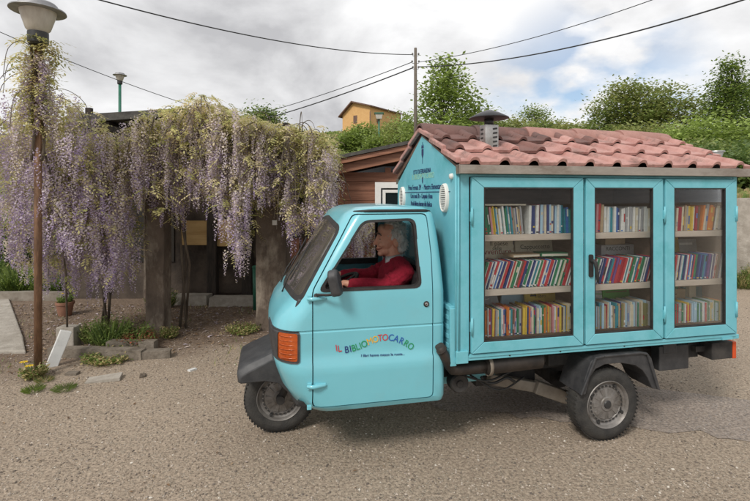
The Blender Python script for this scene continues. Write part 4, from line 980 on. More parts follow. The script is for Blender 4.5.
# trunk, hips and legs
b.ell((-.255, HV, 1.05), (.115, .175, .17)); b.ell((-.29, HV, .90), (.125, .165, .14)); b.ell((-.31, HV, .80), (.13, .175, .09))
for s in (-1, 1):
    b.limb([(-.32, HV + s * .09, .815), (-.72, HV + s * .13, .82)], [.085, .062]); b.limb([(-.72, HV + s * .13, .82), (-.80, HV + s * .12, .48)], [.058, .042]); b.limb([(-.80, HV + s * .12, .46), (-.92, HV + s * .12, .45)], [.036, .028])
    b.limb([(-.245, HV + s * .15, 1.155), (-.235, HV + s * .185, 1.13)], [.06, .062])
    el, wr = (-.40, HV + s * .245, 1.045), (-.625, HV + s * .195, 1.065)
    b.limb([(-.235, HV + s * .19, 1.13), el], [.055, .044]); b.limb([el, wr], [.042, .028])
    # hand closed on the wheel rim
    C0 = SW @ Vector((0, s * .175, 0)); t_ = (SW.to_3x3() @ Vector((1, 0, 0))); n_ = (SW.to_3x3() @ Vector((0, 0, 1))); r_ = Vector((0, s, 0))
    def P(t, n, r): return C0 + t_ * t + n_ * n + r_ * r
    b.limb([wr, P(.052, .034, .006)], [.027, .022]); b.ell(P(.012, .031, .006), (.046, .034, .014), SW.to_3x3().to_4x4())
    for k_, (o_, ln, rr) in enumerate([(-.034, 1.0, .0085), (-.0135, 1.08, .0088), (.007, 1.02, .0085), (.0265, .88, .0075)]):
        b.limb([P(o_, .030, .022), P(o_ - .001, .016, .038 * ln), P(o_, -.010, .036 * ln), P(o_ + .001, -.023, .014)], [rr * 1.1, rr, rr * .95, rr * .8], 10)
    b.limb([P(.012, .030, -.018), P(-.010, .017, -.034), P(-.030, -.002, -.030)], [.0125, .0105, .0085], 10)
person = b.fuse('person', M['skin'], .0045, None, 3)
person.matrix_world = TM
tag(person, 'grey-haired driver in a crimson sweater and white collar, seated at the wheel, smiling', 'person')
c = Blob()
c.ell((-.255, HV, 1.05), (.130, .190, .185)); c.ell((-.285, HV, .91), (.140, .18, .15)); c.ell((-.30, HV, .82), (.138, .185, .07)); c.limb([(-.262, HV, 1.16), (-.266, HV, 1.195)], [.095, .070])
for s in (-1, 1):
    el, wr = (-.40, HV + s * .245, 1.045), (-.615, HV + s * .197, 1.065)
    c.limb([(-.25, HV + s * .10, 1.175), (-.238, HV + s * .185, 1.135)], [.062, .072]); c.limb([(-.235, HV + s * .19, 1.13), (-.32, HV + s * .225, 1.078), el], [.072, .066, .058]); c.limb([el, (-.52, HV + s * .22, 1.058), wr], [.057, .050, .040])
    for k_ in range(3): q = .2 + .25 * k_; c.ell(Vector((-.235, HV + s * .19, 1.13)).lerp(Vector(el), q), (.071, .070, .012), Matrix.Rotation(rad(40 + 10 * k_), 4, 'Y'))
cl_ = c.fuse('sweater', M['sweater'], .006, person, 4)
for v_ in cl_.data.vertices:
    v_.co += v_.normal * (.008 * noise.noise(Vector((v_.co.x * 9 + v_.co.z * 14, v_.co.y * 12, v_.co.z * 20))) + .003 * noise.noise(v_.co * 34))
c = Blob()
for s in (-1, 1):
    c.limb([(-.32, HV + s * .09, .812), (-.72, HV + s * .13, .82)], [.098, .075]); c.limb([(-.72, HV + s * .13, .82), (-.795, HV + s * .12, .52)], [.070, .056])
c.ell((-.31, HV, .80), (.142, .19, .085)); c.fuse('trousers', M['trouser'], .008, person, 4)
c = Blob()
for s in (-1, 1): c.limb([(-.76, HV + s * .12, .455), (-.93, HV + s * .12, .447)], [.044, .036])
c.fuse('shoes', M['rubber'], .007, person, 2)
# collar: a band open at the throat with two points
mb = MB(); pts = []
for i in range(25):
    a = rad(-150 + 300 * i / 24); pts.append((-.272 + .075 * math.cos(a) , HV + .070 * math.sin(a)))
vs = []
for i, (u, v_) in enumerate(pts):
    f_ = (u + .272) / .075; z0 = 1.197 + .012 * f_; vs += [(u * 1.0, v_, z0 - .012), (u + .004 * f_ - .003, HV + (v_ - HV) * .90, z0 + .042), (u - .010 * f_ * 0 + .002, HV + (v_ - HV) * 1.10, z0 + .006 - .012 * (1 - f_) * .5)]
fs = [(i * 3 + k_, (i + 1) * 3 + k_, (i + 1) * 3 + k_ + 1, i * 3 + k_ + 1) for i in range(24) for k_ in (0, 1)]
mb.add(vs, fs, 0, True); co = mb.build('shirt_collar', M['shirt'], person); sd_ = co.modifiers.new('s', 'SOLIDIFY'); sd_.thickness = .004
# hair: receding at the brow, full and wavy at the back and over the nape
c = Blob()
c.ell((-.262, HV, 1.388), (.088, .084, .095)); c.ell((-.215, HV, 1.322), (.044, .080, .062)); c.ell((-.216, HV, 1.275), (.030, .062, .036)); c.ell((-.252, HV, 1.446), (.074, .068, .042)); c.ell((-.296, HV, 1.470), (.040, .046, .016))
for s in (-1, 1):
    c.ell((-.234, HV + s * .066, 1.350), (.034, .024, .058)); c.ell((-.262, HV + s * .066, 1.402), (.046, .020, .034)); c.ell((-.290, HV + s * .069, 1.378), (.014, .010, .030)); c.ell((-.222, HV + s * .058, 1.290), (.032, .026, .040))
hr = c.fuse('hair', M['hair'], .005, person, 2)
for v_ in hr.data.vertices:
    q = v_.co; v_.co += v_.normal * (.008 * noise.noise(Vector((q.x * 26, q.y * 40, q.z * 26))) + .005 * noise.noise(Vector((q.x * 70, q.y * 110, q.z * 24))))
rs_ = random.Random(3); mb = MB(); hv = hr.data.vertices
for _ in range(700):
    v_ = hv[rs_.randrange(len(hv))]
    if v_.normal.z < -.5: continue
    p = v_.co.copy() + v_.normal * .001; nn = v_.normal.copy(); pts = [p.copy()]; f_ = Vector((rs_.uniform(.5, 1.2), rs_.uniform(-.5, .5), rs_.uniform(-.8, .2)))
    for k_ in range(4):
        d = (f_ - nn * f_.dot(nn)); d = d.normalized() * rs_.uniform(.006, .011); p = p + d + nn * rs_.uniform(-.001, .003); f_ += Vector((rs_.uniform(-.6, .6), rs_.uniform(-.6, .6), rs_.uniform(-.4, .3))); pts.append(p.copy())
    mb.tube(pts, [.0014, .0016, .0014, .0011, .0005], 4, cap=False)
mb.build('loose_strands', M['hair'], hr, fix=False)
for s in (-1, 1):
    mb = MB(); mb.lathe([(0, -.003), (.0075, -.001), (.0095, .003)], 14, 'y', T=Matrix.Translation((-.3795, HV + s * .036, 1.356)) @ Matrix.Rotation(rad(-55 if s < 0 else 235), 4, 'Z') @ Matrix.Diagonal((1.25, 1, .48, 1))); mb.build('eye', M['eye'], person)
    mb = MB(); mb.tube([(-.376, HV + s * .062, 1.385), (-.390, HV + s * .045, 1.398), (-.396, HV + s * .020, 1.395)], [.003, .0055, .004], 8); mb.build('eyebrow', M['brow'], person)
mb = MB(); mb.tube([(-.366, HV - .040, 1.288), (-.390, HV - .020, 1.281), (-.3985, HV, 1.280), (-.390, HV + .020, 1.281), (-.366, HV + .040, 1.288)], [.002, .005, .006, .005, .002], 8); mb.build('mouth', M['lip'], person)
mb = MB(); mb.tube([(-.375, HV - .031, 1.2865), (-.392, HV - .015, 1.2825), (-.3965, HV, 1.2815), (-.392, HV + .015, 1.2825), (-.375, HV + .031, 1.2865)], [.001, .0025, .003, .0025, .001], 8); mb.build('teeth', M['teeth'], person)

# ================================================================== PERGOLA, PLASTERED HOUSE, CABIN
PG = thing('pergola', 'old concrete and timber pergola buried under hanging wisteria', 'pergola', (-2.2, 5.9, 0))
def inP(o): o.matrix_parent_inverse = PG.matrix_world.inverted() if False else Matrix.Translation((2.2, -5.9, 0)); return o
def rough_box(x0, x1, y0, y1, z0, z1, amp=.012, seg=.12, seed=0):
    bm = bmesh.new()
    bmesh.ops.create_cube(bm, size=1)
    for v in bm.verts: v.co = Vector(((x0 + x1) / 2 + v.co.x * (x1 - x0), (y0 + y1) / 2 + v.co.y * (y1 - y0), (z0 + z1) / 2 + v.co.z * (z1 - z0)))
    n = max(1, int(max(x1 - x0, y1 - y0, z1 - z0) / seg)); bmesh.ops.subdivide_edges(bm, edges=bm.edges[:], cuts=min(n, 14), use_grid_fill=True)
    for v in bm.verts:
        v.co += Vector((noise.noise(v.co * 5 + Vector((seed, 0, 0))), noise.noise(v.co * 5 + Vector((0, seed, 7))), .6 * noise.noise(v.co * 5 + Vector((3, 0, seed))))) * amp
    mb = MB(); bm.verts.index_update(); mb.add([v.co.copy() for v in bm.verts], [[v.index for v in f.verts] for f in bm.faces]); bm.free(); return mb
for x0, x1, y0, y1 in ((-2.72, -2.50, 5.56, 5.78), (-1.47, -1.10, 5.80, 6.16), (-3.42, -3.26, 6.95, 7.13)):
    inP(rough_box(x0, x1, y0, y1, -.05, 2.28, .014, .16, x0).build('pillar', M['pillar'], PG, bevel=.01))
mb = MB(); mb.box(-1.265, -1.205, 5.788, 5.797, 1.31, 1.37); inP(mb.build('paper_notice', M['ivory'], PG))
for y in (5.70, 7.05):
    inP(rough_box(-4.3, -.85, y - .06, y + .06, 2.28, 2.42, .012, .3, y).build('beam', M['darkwood'], PG))
for i in range(7):
    x = -4.2 + i * .53; mb = MB(); mb.box(x - .035, x + .035, 5.35, 7.35, 2.425, 2.50); inP(mb.build('rafter', M['darkwood'], PG))
# dark plastered house behind the pergola
HS = thing('plastered_house', 'dark plastered house in the shade behind the pergola', 'house', (-3, 7.6, 0))
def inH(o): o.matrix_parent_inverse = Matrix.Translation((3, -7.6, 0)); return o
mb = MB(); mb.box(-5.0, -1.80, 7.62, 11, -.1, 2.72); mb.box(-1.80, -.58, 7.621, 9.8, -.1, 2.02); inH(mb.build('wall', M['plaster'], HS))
mb = MB(); mb.prism([(-5.35, 2.50), (-4.62, 2.92), (-2.35, 3.06), (-1.75, 2.72), (-1.75, 2.62), (-2.35, 2.95), (-4.60, 2.80), (-5.30, 2.42)], 'y', 7.25, 11.2); inH(mb.build('roof', M['slate'], HS))
for i in range(6):
    x = -4.5 + i * .34; mb = MB(); mb.box(x - .03, x + .03, 7.30, 7.9, 2.70 + (x + 4.6) * .07, 2.79 + (x + 4.6) * .07); inH(mb.build('rafter', M['darkwood'], HS))
for x0, x1, z0, z1 in ((-3.10, -2.62, .88, 1.27), (-2.56, -2.22, .86, 1.28)):
    mb = MB(); mb.box(x0, x1, 7.52, 7.54, z0, z1); inH(mb.build('plywood_board', M['ply'], HS))
for x in (-2.60, -2.04):
    mb = MB(); mb.box(x - .075, x + .075, 7.46, 7.60, 0, 2.6); inH(mb.build('timber_post', M['darkwood'], HS, bevel=.01))
mb = MB(); mb.box(-2.52, -2.12, 7.58, 7.618, .10, .85); dr_ = inH(mb.build('boarded_door', M['plaster'], HS))
o = frame_strip([(-2.52, .52), (-2.12, .52), (-2.12, .86), (-2.52, .86)], [(-2.47, .57), (-2.17, .57), (-2.17, .81), (-2.47, .81)], 'y', 7.555, 7.585, 'frame', M['darkwood'], dr_)
mb = MB(); mb.box(-3.95, -3.25, 7.60, 7.625, .6, 1.8); inH(mb.build('window', M['darkglass'], HS))
mb = MB(); mb.box(-1.62, -.72, 7.60, 7.625, 1.05, 1.9); wd = inH(mb.build('window', M['darkglass'], HS))
o = frame_strip([(-1.68, .99), (-.66, .99), (-.66, 1.96), (-1.68, 1.96)], [(-1.60, 1.07), (-.74, 1.07), (-.74, 1.88), (-1.60, 1.88)], 'y', 7.57, 7.622, 'frame', M['darkwood'], wd)
mb = MB(); mb.box(-1.5, -.60, 7.585, 7.618, .1, .99); inH(mb.build('timber_panel', M['redwood'], HS))
mb = MB(); T = Matrix.Translation((-5.02, 8.0, 2.6)); mb.box(-.035, .035, -.035, .035, 0, .42, T=T); mb.box(-.20, .20, -.03, .03, .36, .46, T=T); mb.box(-.20, -.11, -.04, .04, .46, .56, T=T); mb.box(.11, .20, -.04, .04, .46, .56, T=T); inH(mb.build('roof_bracket', M['darkwood'], HS))
# kerb stones along its wall: two lengths
tag(rough_box(-3.35, -2.55, 7.12, 7.34, -.03, .15, .022, .1, 1).build('kerb_stone', M['conc_pale']), 'long pale kerb stone below the plywood boards, left of the gap', 'kerb')
tag(rough_box(-2.50, -1.72, 7.08, 7.30, -.03, .13, .022, .1, 4).build('kerb_stone', M['conc_pale']), 'long pale kerb stone by the dark house, right of the gap', 'kerb')
mb = MB(); mb.tube([(-1.74, 6.9, 0), (-1.75, 6.9, .62)], .05, 12); mb.lathe([(0, .03), (.05, .02), (.06, 0)], 12, 'z', (-1.75, 6.9, .62)); tag(mb.build('bollard', M['green_metal']), 'small dark green bollard behind the stained pillar', 'bollard')
# red-brown wooden cabin at the right
CB = thing('wooden_cabin', 'red-brown boarded cabin with a sloping fascia and a white framed window', 'cabin', (1.2, 7.2, 0))
def inC(o): o.matrix_parent_inverse = Matrix.Translation((-1.2, -7.2, 0)); return o
mb = MB(); bd = .145; z = 0; k_ = 0
while z < 1.90:
    mb.prism([(-.56, z + .004), (.70, z + .004), (.70, z + bd - .004), (-.56, z + bd - .004)], 'y', 7.20 - (.012 if k_ % 2 else .012), 7.3); z += bd; k_ += 1
mb.box(-.55, .69, 7.215, 10, 0, 1.90); mb.box(-.57, -.47, 7.17, 7.26, 0, 2.0)
inC(mb.build('wall', M['redwood'], CB))
mb = MB(); mb.box(-.50, .66, 7.26, 9.9, 1.90, 2.12); inC(mb.build('transom_window', M['darkglass'], CB))
for x in (-.52, .20, .655): mb = MB(); mb.box(x - .045, x + .045, 7.195, 7.27, 1.901, 2.10); inC(mb.build('post', M['redwood'], CB))
def fas(z0, t, y, dx=0): return [(-.72 + dx, z0), (.82, z0 + .33), (.82, z0 + .33 + t), (-.72 + dx, z0 + t)]
mb = MB(); mb.prism(fas(1.955, .13, 0), 'y', 6.98, 7.03); inC(mb.build('fascia', M['fascia'], CB, bevel=.005))
mb = MB(); mb.prism(fas(2.085, .075, 0, -.03), 'y', 6.90, 6.98); inC(mb.build('fascia', M['fascia'], CB, bevel=.005))
mb = MB(); mb.prism(fas(2.162, .05, 0, -.06), 'y', 6.87, 10); inC(mb.build('roof', M['slate'], CB))
mb = MB(); mb.prism([(-.66, 1.99), (.78, 2.29), (.78, 2.33), (-.66, 2.03)], 'y', 7.03, 9.9); inC(mb.build('soffit', M['redwood'], CB))
WX0, WX1, WZ0, WZ1 = .0, .68, .95, 1.875
mb = MB(); mb.box(WX0 + .05, WX1 - .05, 7.165, 7.18, WZ0 + .05, WZ1 - .05); wn = inC(mb.build('window', M['darkglass'], CB))
frame_strip([(WX0, WZ0), (WX1, WZ0), (WX1, WZ1), (WX0, WZ1)], [(WX0 + .09, WZ0 + .09), (WX1 - .09, WZ0 + .09), (WX1 - .09, WZ1 - .09), (WX0 + .09, WZ1 - .09)], 'y', 7.13, 7.187, 'frame', M['whitepaint'], wn)
frame_strip([(WX0 + .115, WZ0 + .115), (WX1 - .115, WZ0 + .115), (WX1 - .115, WZ1 - .115), (WX0 + .115, WZ1 - .115)], [(WX0 + .16, WZ0 + .16), (WX1 - .16, WZ0 + .16), (WX1 - .16, WZ1 - .16), (WX0 + .16, WZ1 - .16)], 'y', 7.142, 7.164, 'sash', M['whitepaint'], wn)

# ---- lamps
def lamp_post(name, label, x, y, ztop, sc, pole_m, z0=0, r=.034):
    t = thing(name, label, 'lamp post', (x, y, z0)); h = ztop - z0
    mb = MB(); mb.tube([(0, 0, -.1), (0, 0, h - .40 * sc)], [r, r * .85], 14); mb.build('pole', pole_m, t)
    mb = MB(); mb.lathe([(0, -.40 * sc), (.07 * sc, -.40 * sc), (.085 * sc, -.38 * sc), (.085 * sc, -.28 * sc), (.06 * sc, -.275 * sc), (0, -.275 * sc)], 20, 'z', (0, 0, h)); mb.build('collar', M['lampdark'], t, sharp=35)
    mb = MB(); mb.lathe([(.075 * sc, -.278 * sc), (.10 * sc, -.25 * sc), (.135 * sc, -.14 * sc), (.150 * sc, -.085 * sc), (0, -.085 * sc)], 28, 'z', (0, 0, h)); mb.build('lamp_shade', M['lampglass'], t, sharp=40)
    mb = MB(); mb.lathe([(0, 0), (.14 * sc, -.006 * sc), (.155 * sc, -.02 * sc), (.16 * sc, -.05 * sc), (.225 * sc, -.072 * sc), (.228 * sc, -.084 * sc), (.15 * sc, -.084 * sc), (0, -.08 * sc)], 32, 'z', (0, 0, h)); mb.build('lamp_hood', M['lampmetal'], t, sharp=35)
    return t
lamp_post('lamp_post', 'rusty lamp post with a wide hooded lamp, wrapped in wisteria', -3.145, 4.387, 3.475, 1.0, M['rustpost'])
lamp_post('lamp_post', 'thin green lamp post rising behind the pergola and dark roof', -9.5, 17.5, 6.22, 1.05, M['green_metal'], 0, .06)
# ---- kerbs, blocks and stones by the planting bed
tag(rough_box(-2.88, -2.36, 5.02, 5.12, -.03, .11, .012, .08, 3).build('concrete_kerb', M['conc']), 'low concrete kerb at the front of the weedy bed', 'kerb')
o = rough_box(-.5, .5, -.05, .05, -.03, .10, .012, .08, 5).build('concrete_kerb', M['conc']); o.location = (-2.87, 4.86, 0); o.rotation_euler = (0, 0, rad(-4)); tag(o, 'long cracked concrete kerb beside the leaning white slab', 'kerb')
o = rough_box(-.30, .30, -.05, .05, -.03, .075, .012, .08, 8).build('concrete_kerb', M['conc']); o.location = (-2.42, 4.83, 0); o.rotation_euler = (0, 0, rad(10)); tag(o, 'short low concrete kerb lying in front of the stained pillar', 'kerb')
tag(rough_box(-3.52, -3.32, 5.18, 5.32, -.02, .22, .008, .06, 2).build('concrete_block', M['conc_pale'], bevel=.01), 'squat pale concrete block behind the leaning white slab', 'block')
mb = rough_box(-.052, .052, -.022, .022, 0, .36, .004, .06, 6); o = mb.build('stone_slab', M['whitestone'], bevel=.008); o.matrix_world = Matrix.Translation((-3.17, 4.60, -.01)) @ Matrix.Rotation(rad(15), 4, 'Y') @ Matrix.Rotation(rad(-14), 4, 'X') @ Matrix.Rotation(rad(35), 4, 'Z'); tag(o, 'white stone slab leaning against the kerb near the lamp post', 'slab')
mb = rough_box(-.14, .14, -.065, .065, 0, .028, .012, .04, 9); o = mb.build('flat_stone', M['conc_pale']); o.location = (-2.46, 4.27, -.004); o.rotation_euler = (rad(3), rad(-4), rad(12)); tag(o, 'flat broken grey stone lying on the gravel', 'stone')
for i, (x, y, s, l_) in enumerate([(-2.83, 4.40, .05, 'small tan stone beside the flat broken stone'), (-1.75, 4.5, .035, 'small white stone alone on the gravel in front of the pillar'), (-2.15, 4.35, .04, 'dark wood scrap on the gravel right of the flat stone')]):
    mb = rough_box(-s, s, -s * .6, s * .6, 0, s * .5, .01, .03, i + 20); o = mb.build('stone', [M['conc'], M['whitestone'], M['bark']][i]); o.location = (x, y, -.003); o.rotation_euler = (0, 0, i); tag(o, l_, 'stone' if i < 2 else 'wood')
# planters on the path side
mb = MB(); mb.lathe([(0, 0), (.08, 0), (.108, .16), (.118, .16), (.118, .195), (.098, .195), (.09, .17), (0, .165)], 20, 'z', (-4.32, 6.55, 0)); tag(mb.build('flower_pot', M['terracotta'], sharp=35), 'terracotta flower pot on the ground under the left wisteria', 'flower pot')
tag(rough_box(-6.6, -4.95, 7.45, 7.60, -.02, .13, .015, .12, 13).build('stone_edging', M['rust']), 'brown stone edging along the planted bed beyond the path', 'edging')
tag(rough_box(5.2, 12, 8.75, 9.1, -.1, 1.62, .02, .5, 14).build('retaining_wall', M['conc_pale']), 'stained concrete retaining wall beyond the rear of the truck', 'wall')
t = thing('capped_post', 'short grey post with a flat metal cap behind the tiled roof', 'post', (6.52, 9.0, 1.6))
mb = MB(); mb.tube([(0, 0, 0), (0, 0, .78)], .10, 12); mb.build('post', M['green_metal'], t); mb = MB(); mb.lathe([(0, .10), (.12, .10), (.125, .08), (.105, .0), (.0, 0)], 18, 'z', (0, 0, .80)); mb.build('cap', M['galv'], t, sharp=30); mb = MB(); mb.lathe([(0, .025), (.15, .02), (.155, 0), (0, 0)], 18, 'z', (0, 0, .90)); mb.build('cap_rim', M['galv'], t, sharp=30)

# ================================================================== WISTERIA AND LOW PLANTS
PM = [M['petal_cream'], M['petal_pale'], M['petal_lilac'], M['petal_violet']]
def florets(mb, base, L_, kind, rng, n=40):
    """one hanging raceme of small petals"""
    bx, by, bz = base; sx, sy = rng.uniform(-.10, .10), rng.uniform(-.10, .10)
    for i in range(n):
        t = (i + rng.random()) / n; r_ = (.036 * (1 - t) ** .7 + .006) * rng.uniform(.4, 1.0); a = i * 2.4 + rng.uniform(-.4, .4)
        c = Vector((bx + math.cos(a) * r_ + sx * t * L_, by + math.sin(a) * r_ + sy * t * L_, bz - t * L_))
        s = (.0125 - .0055 * t) * rng.uniform(.7, 1.25)
        d = Vector((math.cos(a), math.sin(a), rng.uniform(-.8, .5))).normalized(); x = d.cross(Vector((rng.uniform(-.3, .3), rng.uniform(-.3, .3), 1))).normalized(); y = d.cross(x)
        q = rng.random()
        if kind == 0: m = 3 if q < .22 + .35 * t else 2 if q < .80 else 1
        elif kind == 1: m = 2 if q < .38 + .25 * t else 1 if q < .82 else 0
        else: m = 0 if q < .50 - .2 * t else 1 if q < .82 else 2
        mb.add([c - x * s, c - y * s * .8 + d * s * .3, c + x * s, c + y * s * .8 + d * s * .2], [(0, 1, 2, 3)], m)
PROTO = {}
for kind in range(3):
    for j in range(4):
        rng = random.Random(kind * 10 + j); mb = MB(); florets(mb, (0, 0, 0), (.22, .28, .34, .18)[j], kind, rng, 46)
        o = mb.build('flower_raceme', PM, fix=False); PROTO[kind, j] = o.data; bpy.data.objects.remove(o)
def leaflets(mb, c, rng, nm, size=.055, droop=.6, n=9):
    """a pinnate spray of leaflets"""
    a = rng.uniform(0, 6.28); d = Vector((math.cos(a), math.sin(a), rng.uniform(-droop, .35))).normalized(); side = d.cross(Vector((0, 0, 1))).normalized()
    L_ = size * rng.uniform(2.2, 3.6); m = rng.choices(range(nm), None)[0]
    for i in range(n):
        t = (i // 2 + 1) / (n // 2 + 1); s = (1 if i % 2 else -1) if i < n - 1 else 0
        p = Vector(c) + d * L_ * t + Vector((0, 0, -L_ * .35 * t * t)); q = (side * s * .9 + d * .5 + Vector((0, 0, -.35 + rng.uniform(-.2, .2)))).normalized(); l = size * rng.uniform(.7, 1.1); w_ = q.cross(Vector((0, 0, 1)) + d * .3).normalized() * l * .21
        mb.add([p, p + q * l * .5 + w_, p + q * l, p + q * l * .5 - w_], [(0, 1, 2, 3)], m)
def interp(tab, x):
    if x <= tab[0][0]: return tab[0][1]
    for (a, b), (c, d) in zip(tab, tab[1:]):
        if x <= c: return b + (d - b) * (x - a) / (c - a)
    return tab[-1][1]
# lower and upper outline of the hanging mass along X (metres)
LOW = [(-3.95, .75), (-3.7, .52), (-3.4, .44), (-2.95, .50), (-2.72, .60), (-2.66, 1.30), (-2.45, 1.55), (-2.38, 1.05), (-2.25, 1.40), (-2.1, 1.62), (-1.95, 1.48), (-1.68, 1.22), (-1.62, .75), (-1.42, .72), (-1.36, 1.55), (-1.1, 1.45), (-.95, 1.05), (-.75, 1.12), (-.4, 1.2)]
TOP = [(-3.95, 2.28), (-3.6, 2.36), (-3.2, 2.28), (-2.8, 2.36), (-2.5, 2.58), (-2.2, 2.64), (-1.9, 2.80), (-1.7, 2.62), (-1.2, 2.48), (-.9, 2.44), (-.6, 2.34), (-.35, 2.1), (-.2, 1.95)]
LW = [LEAF['olive'], LEAF['yellow'], LEAF['tan'], LEAF['yellow']]
def wisteria(label, x0, x1, n_r, n_l, trunk, seed, y0=5.05, y1=6.9, low=None, topf=None, violet=.55, n_tw=40, group='wisteria'):
    rng = random.Random(seed); t = thing('wisteria', label, 'wisteria', (trunk[0][0], trunk[0][1], 0)); off = Matrix.Translation((-trunk[0][0], -trunk[0][1], 0))
    low = low or (lambda x: interp(LOW, x)); topf = topf or (lambda x: interp(TOP, x))
    mb = MB()
    for k in range(3):
        p = [(a[0] + .05 * math.sin(i * 1.7 + k * 2.1), a[1] + .05 * math.cos(i * 1.7 + k * 2.1), a[2]) for i, a in enumerate(trunk)]
        mb.tube(p, [.017 - .0015 * i for i in range(len(p))], 8)
    mb.v = [tuple(off @ Vector(v)) for v in mb.v]; mb.build('trunk', M['bark'], t)
    spots = []
    for _ in range(n_r):
        x = rng.uniform(x0, x1); front = rng.random() < .72
        y = rng.uniform(y0, y0 + .55) if front else rng.uniform(y0 + .5, y1)
        # clumped: racemes hang in bunches
        x += .05 * math.sin(x * 23 + seed); y += .12 * math.sin(x * 5.1)
        lo_, hi = low(x) + .10 * noise.noise(Vector((x * 4, y * 3, seed))), topf(x)
        if rng.random() < .30: lo_ += rng.random() ** 2 * .3
        z = lo_ + .25 + (hi - lo_ - .22) * rng.random() ** .85
        if not front: z = min(max(z, 1.75 + .3 * rng.random()), max(hi, z))
        f = (z - lo_) / max(.3, hi - lo_)
        v_ = violet * (1.35 - f * 1.6)
        kind = 0 if rng.random() < v_ else 1 if rng.random() < .70 - .62 * f else 2
        spots.append((y, x, z, kind))
    spots.sort()
    for y, x, z, kind in spots[:100]:
        o = bpy.data.objects.new('flower_raceme', PROTO[kind, rng.randrange(4)]); COL.objects.link(o); o.parent = t
        o.location = off @ Vector((x, y, z)); o.rotation_euler = (rng.uniform(-.12, .12), rng.uniform(-.12, .12), rng.uniform(0, 6.28)); s = rng.uniform(.8, 1.25); o.scale = (s, s, s * rng.uniform(.9, 1.2))
    mb = MB()
    for y, x, z, kind in spots[100:]: florets(mb, off @ Vector((x, y, z)), rng.uniform(.18, .36), kind, rng, 40)
    tag(mb.build('flower_racemes', PM, t, fix=False), kind='stuff')
    mb = MB()
    for _ in range(n_l):
        x = rng.uniform(x0, x1); hi, lo_ = topf(x), low(x); q = rng.random()
        if q < .62: y = rng.uniform(y0 - .05, y0 + .8); z = hi - (hi - lo_) * rng.random() ** 1.7 * .85
        else: y = rng.uniform(y0 + .2, y1); z = hi - .30 * rng.random() + .08
        z += .10 * noise.noise(Vector((x * 3, y * 3, 1)))
        leaflets(mb, off @ Vector((x, y, z)), rng, 4, .050, n=11)
    mb.build('foliage', LW, t, fix=False)
    mb = MB()
    for _ in range(int(n_tw * 1.3)):
        x = rng.uniform(x0, x1); y = rng.uniform(y0, y0 + 1.0); hi, lo_ = topf(x), low(x); z = hi - rng.random() * .2
        if rng.random() < .13:      # shoots that arch up above the canopy
            dx = rng.uniform(-.25, .25); h = rng.uniform(.08, .24); pts = [(x, y, z), (x + dx * .3, y, z + h * .8), (x + dx * .7, y - .05, z + h), (x + dx, y - .1, z + h * .75), (x + dx * 1.15, y - .12, z + h * .35)]
        else:
            e_ = lo_ + (hi - lo_) * rng.uniform(.15, .7); dx = rng.uniform(-.3, .3); pts = [(x, y, z), (x + dx * .4, y - .1, z - (z - e_) * .25), (x + dx * .7, y - .15, z - (z - e_) * .6), (x + dx, y - .12, e_)]
        sp_ = spl([off @ Vector(p) for p in pts], 4); mb.tube(sp_, [.006 - .004 * i / len(sp_) for i in range(len(sp_))], 5, cap=False)
    mb.build('twigs', M['bark'], t, fix=False)
    return t
wisteria('dense wisteria curtain hanging nearly to the ground left of the bare pillar', -3.95, -2.66, 1550, 1800, [(-3.3, 5.75, -.02), (-3.25, 5.7, .6), (-3.35, 5.72, 1.3), (-3.2, 5.75, 2.0), (-3.0, 5.8, 2.45)], 11, violet=.62)
wisteria('wisteria over the pergola between the two pillars, palest and tallest on top', -2.66, -1.36, 1050, 1800, [(-2.42, 5.95, -.02), (-2.38, 5.92, .8), (-2.45, 5.9, 1.6), (-2.3, 5.9, 2.2), (-2.0, 6.0, 2.55)], 12, violet=.50, n_tw=60)
wisteria('wisteria at the right end of the pergola above the cab, with arching bare shoots', -1.40, -.50, 840, 1400, [(-.95, 6.3, -.02), (-.98, 6.28, .8), (-.92, 6.3, 1.6), (-1.0, 6.2, 2.2), (-.8, 6.2, 2.5)], 13, violet=.50, n_tw=90)
wisteria('low violet wisteria seen through the cab windows, below the cabin window', -.75, .62, 620, 130, [(.15, 6.75, -.02), (.1, 6.7, .5), (.12, 6.7, 1.0), (0, 6.65, 1.4)], 14, y0=6.0, y1=6.7, low=lambda x: .62, topf=lambda x: 1.62 if x < -.55 else max(1.34, 1.62 - (x + .55) * 1.6), violet=.7, n_tw=30)
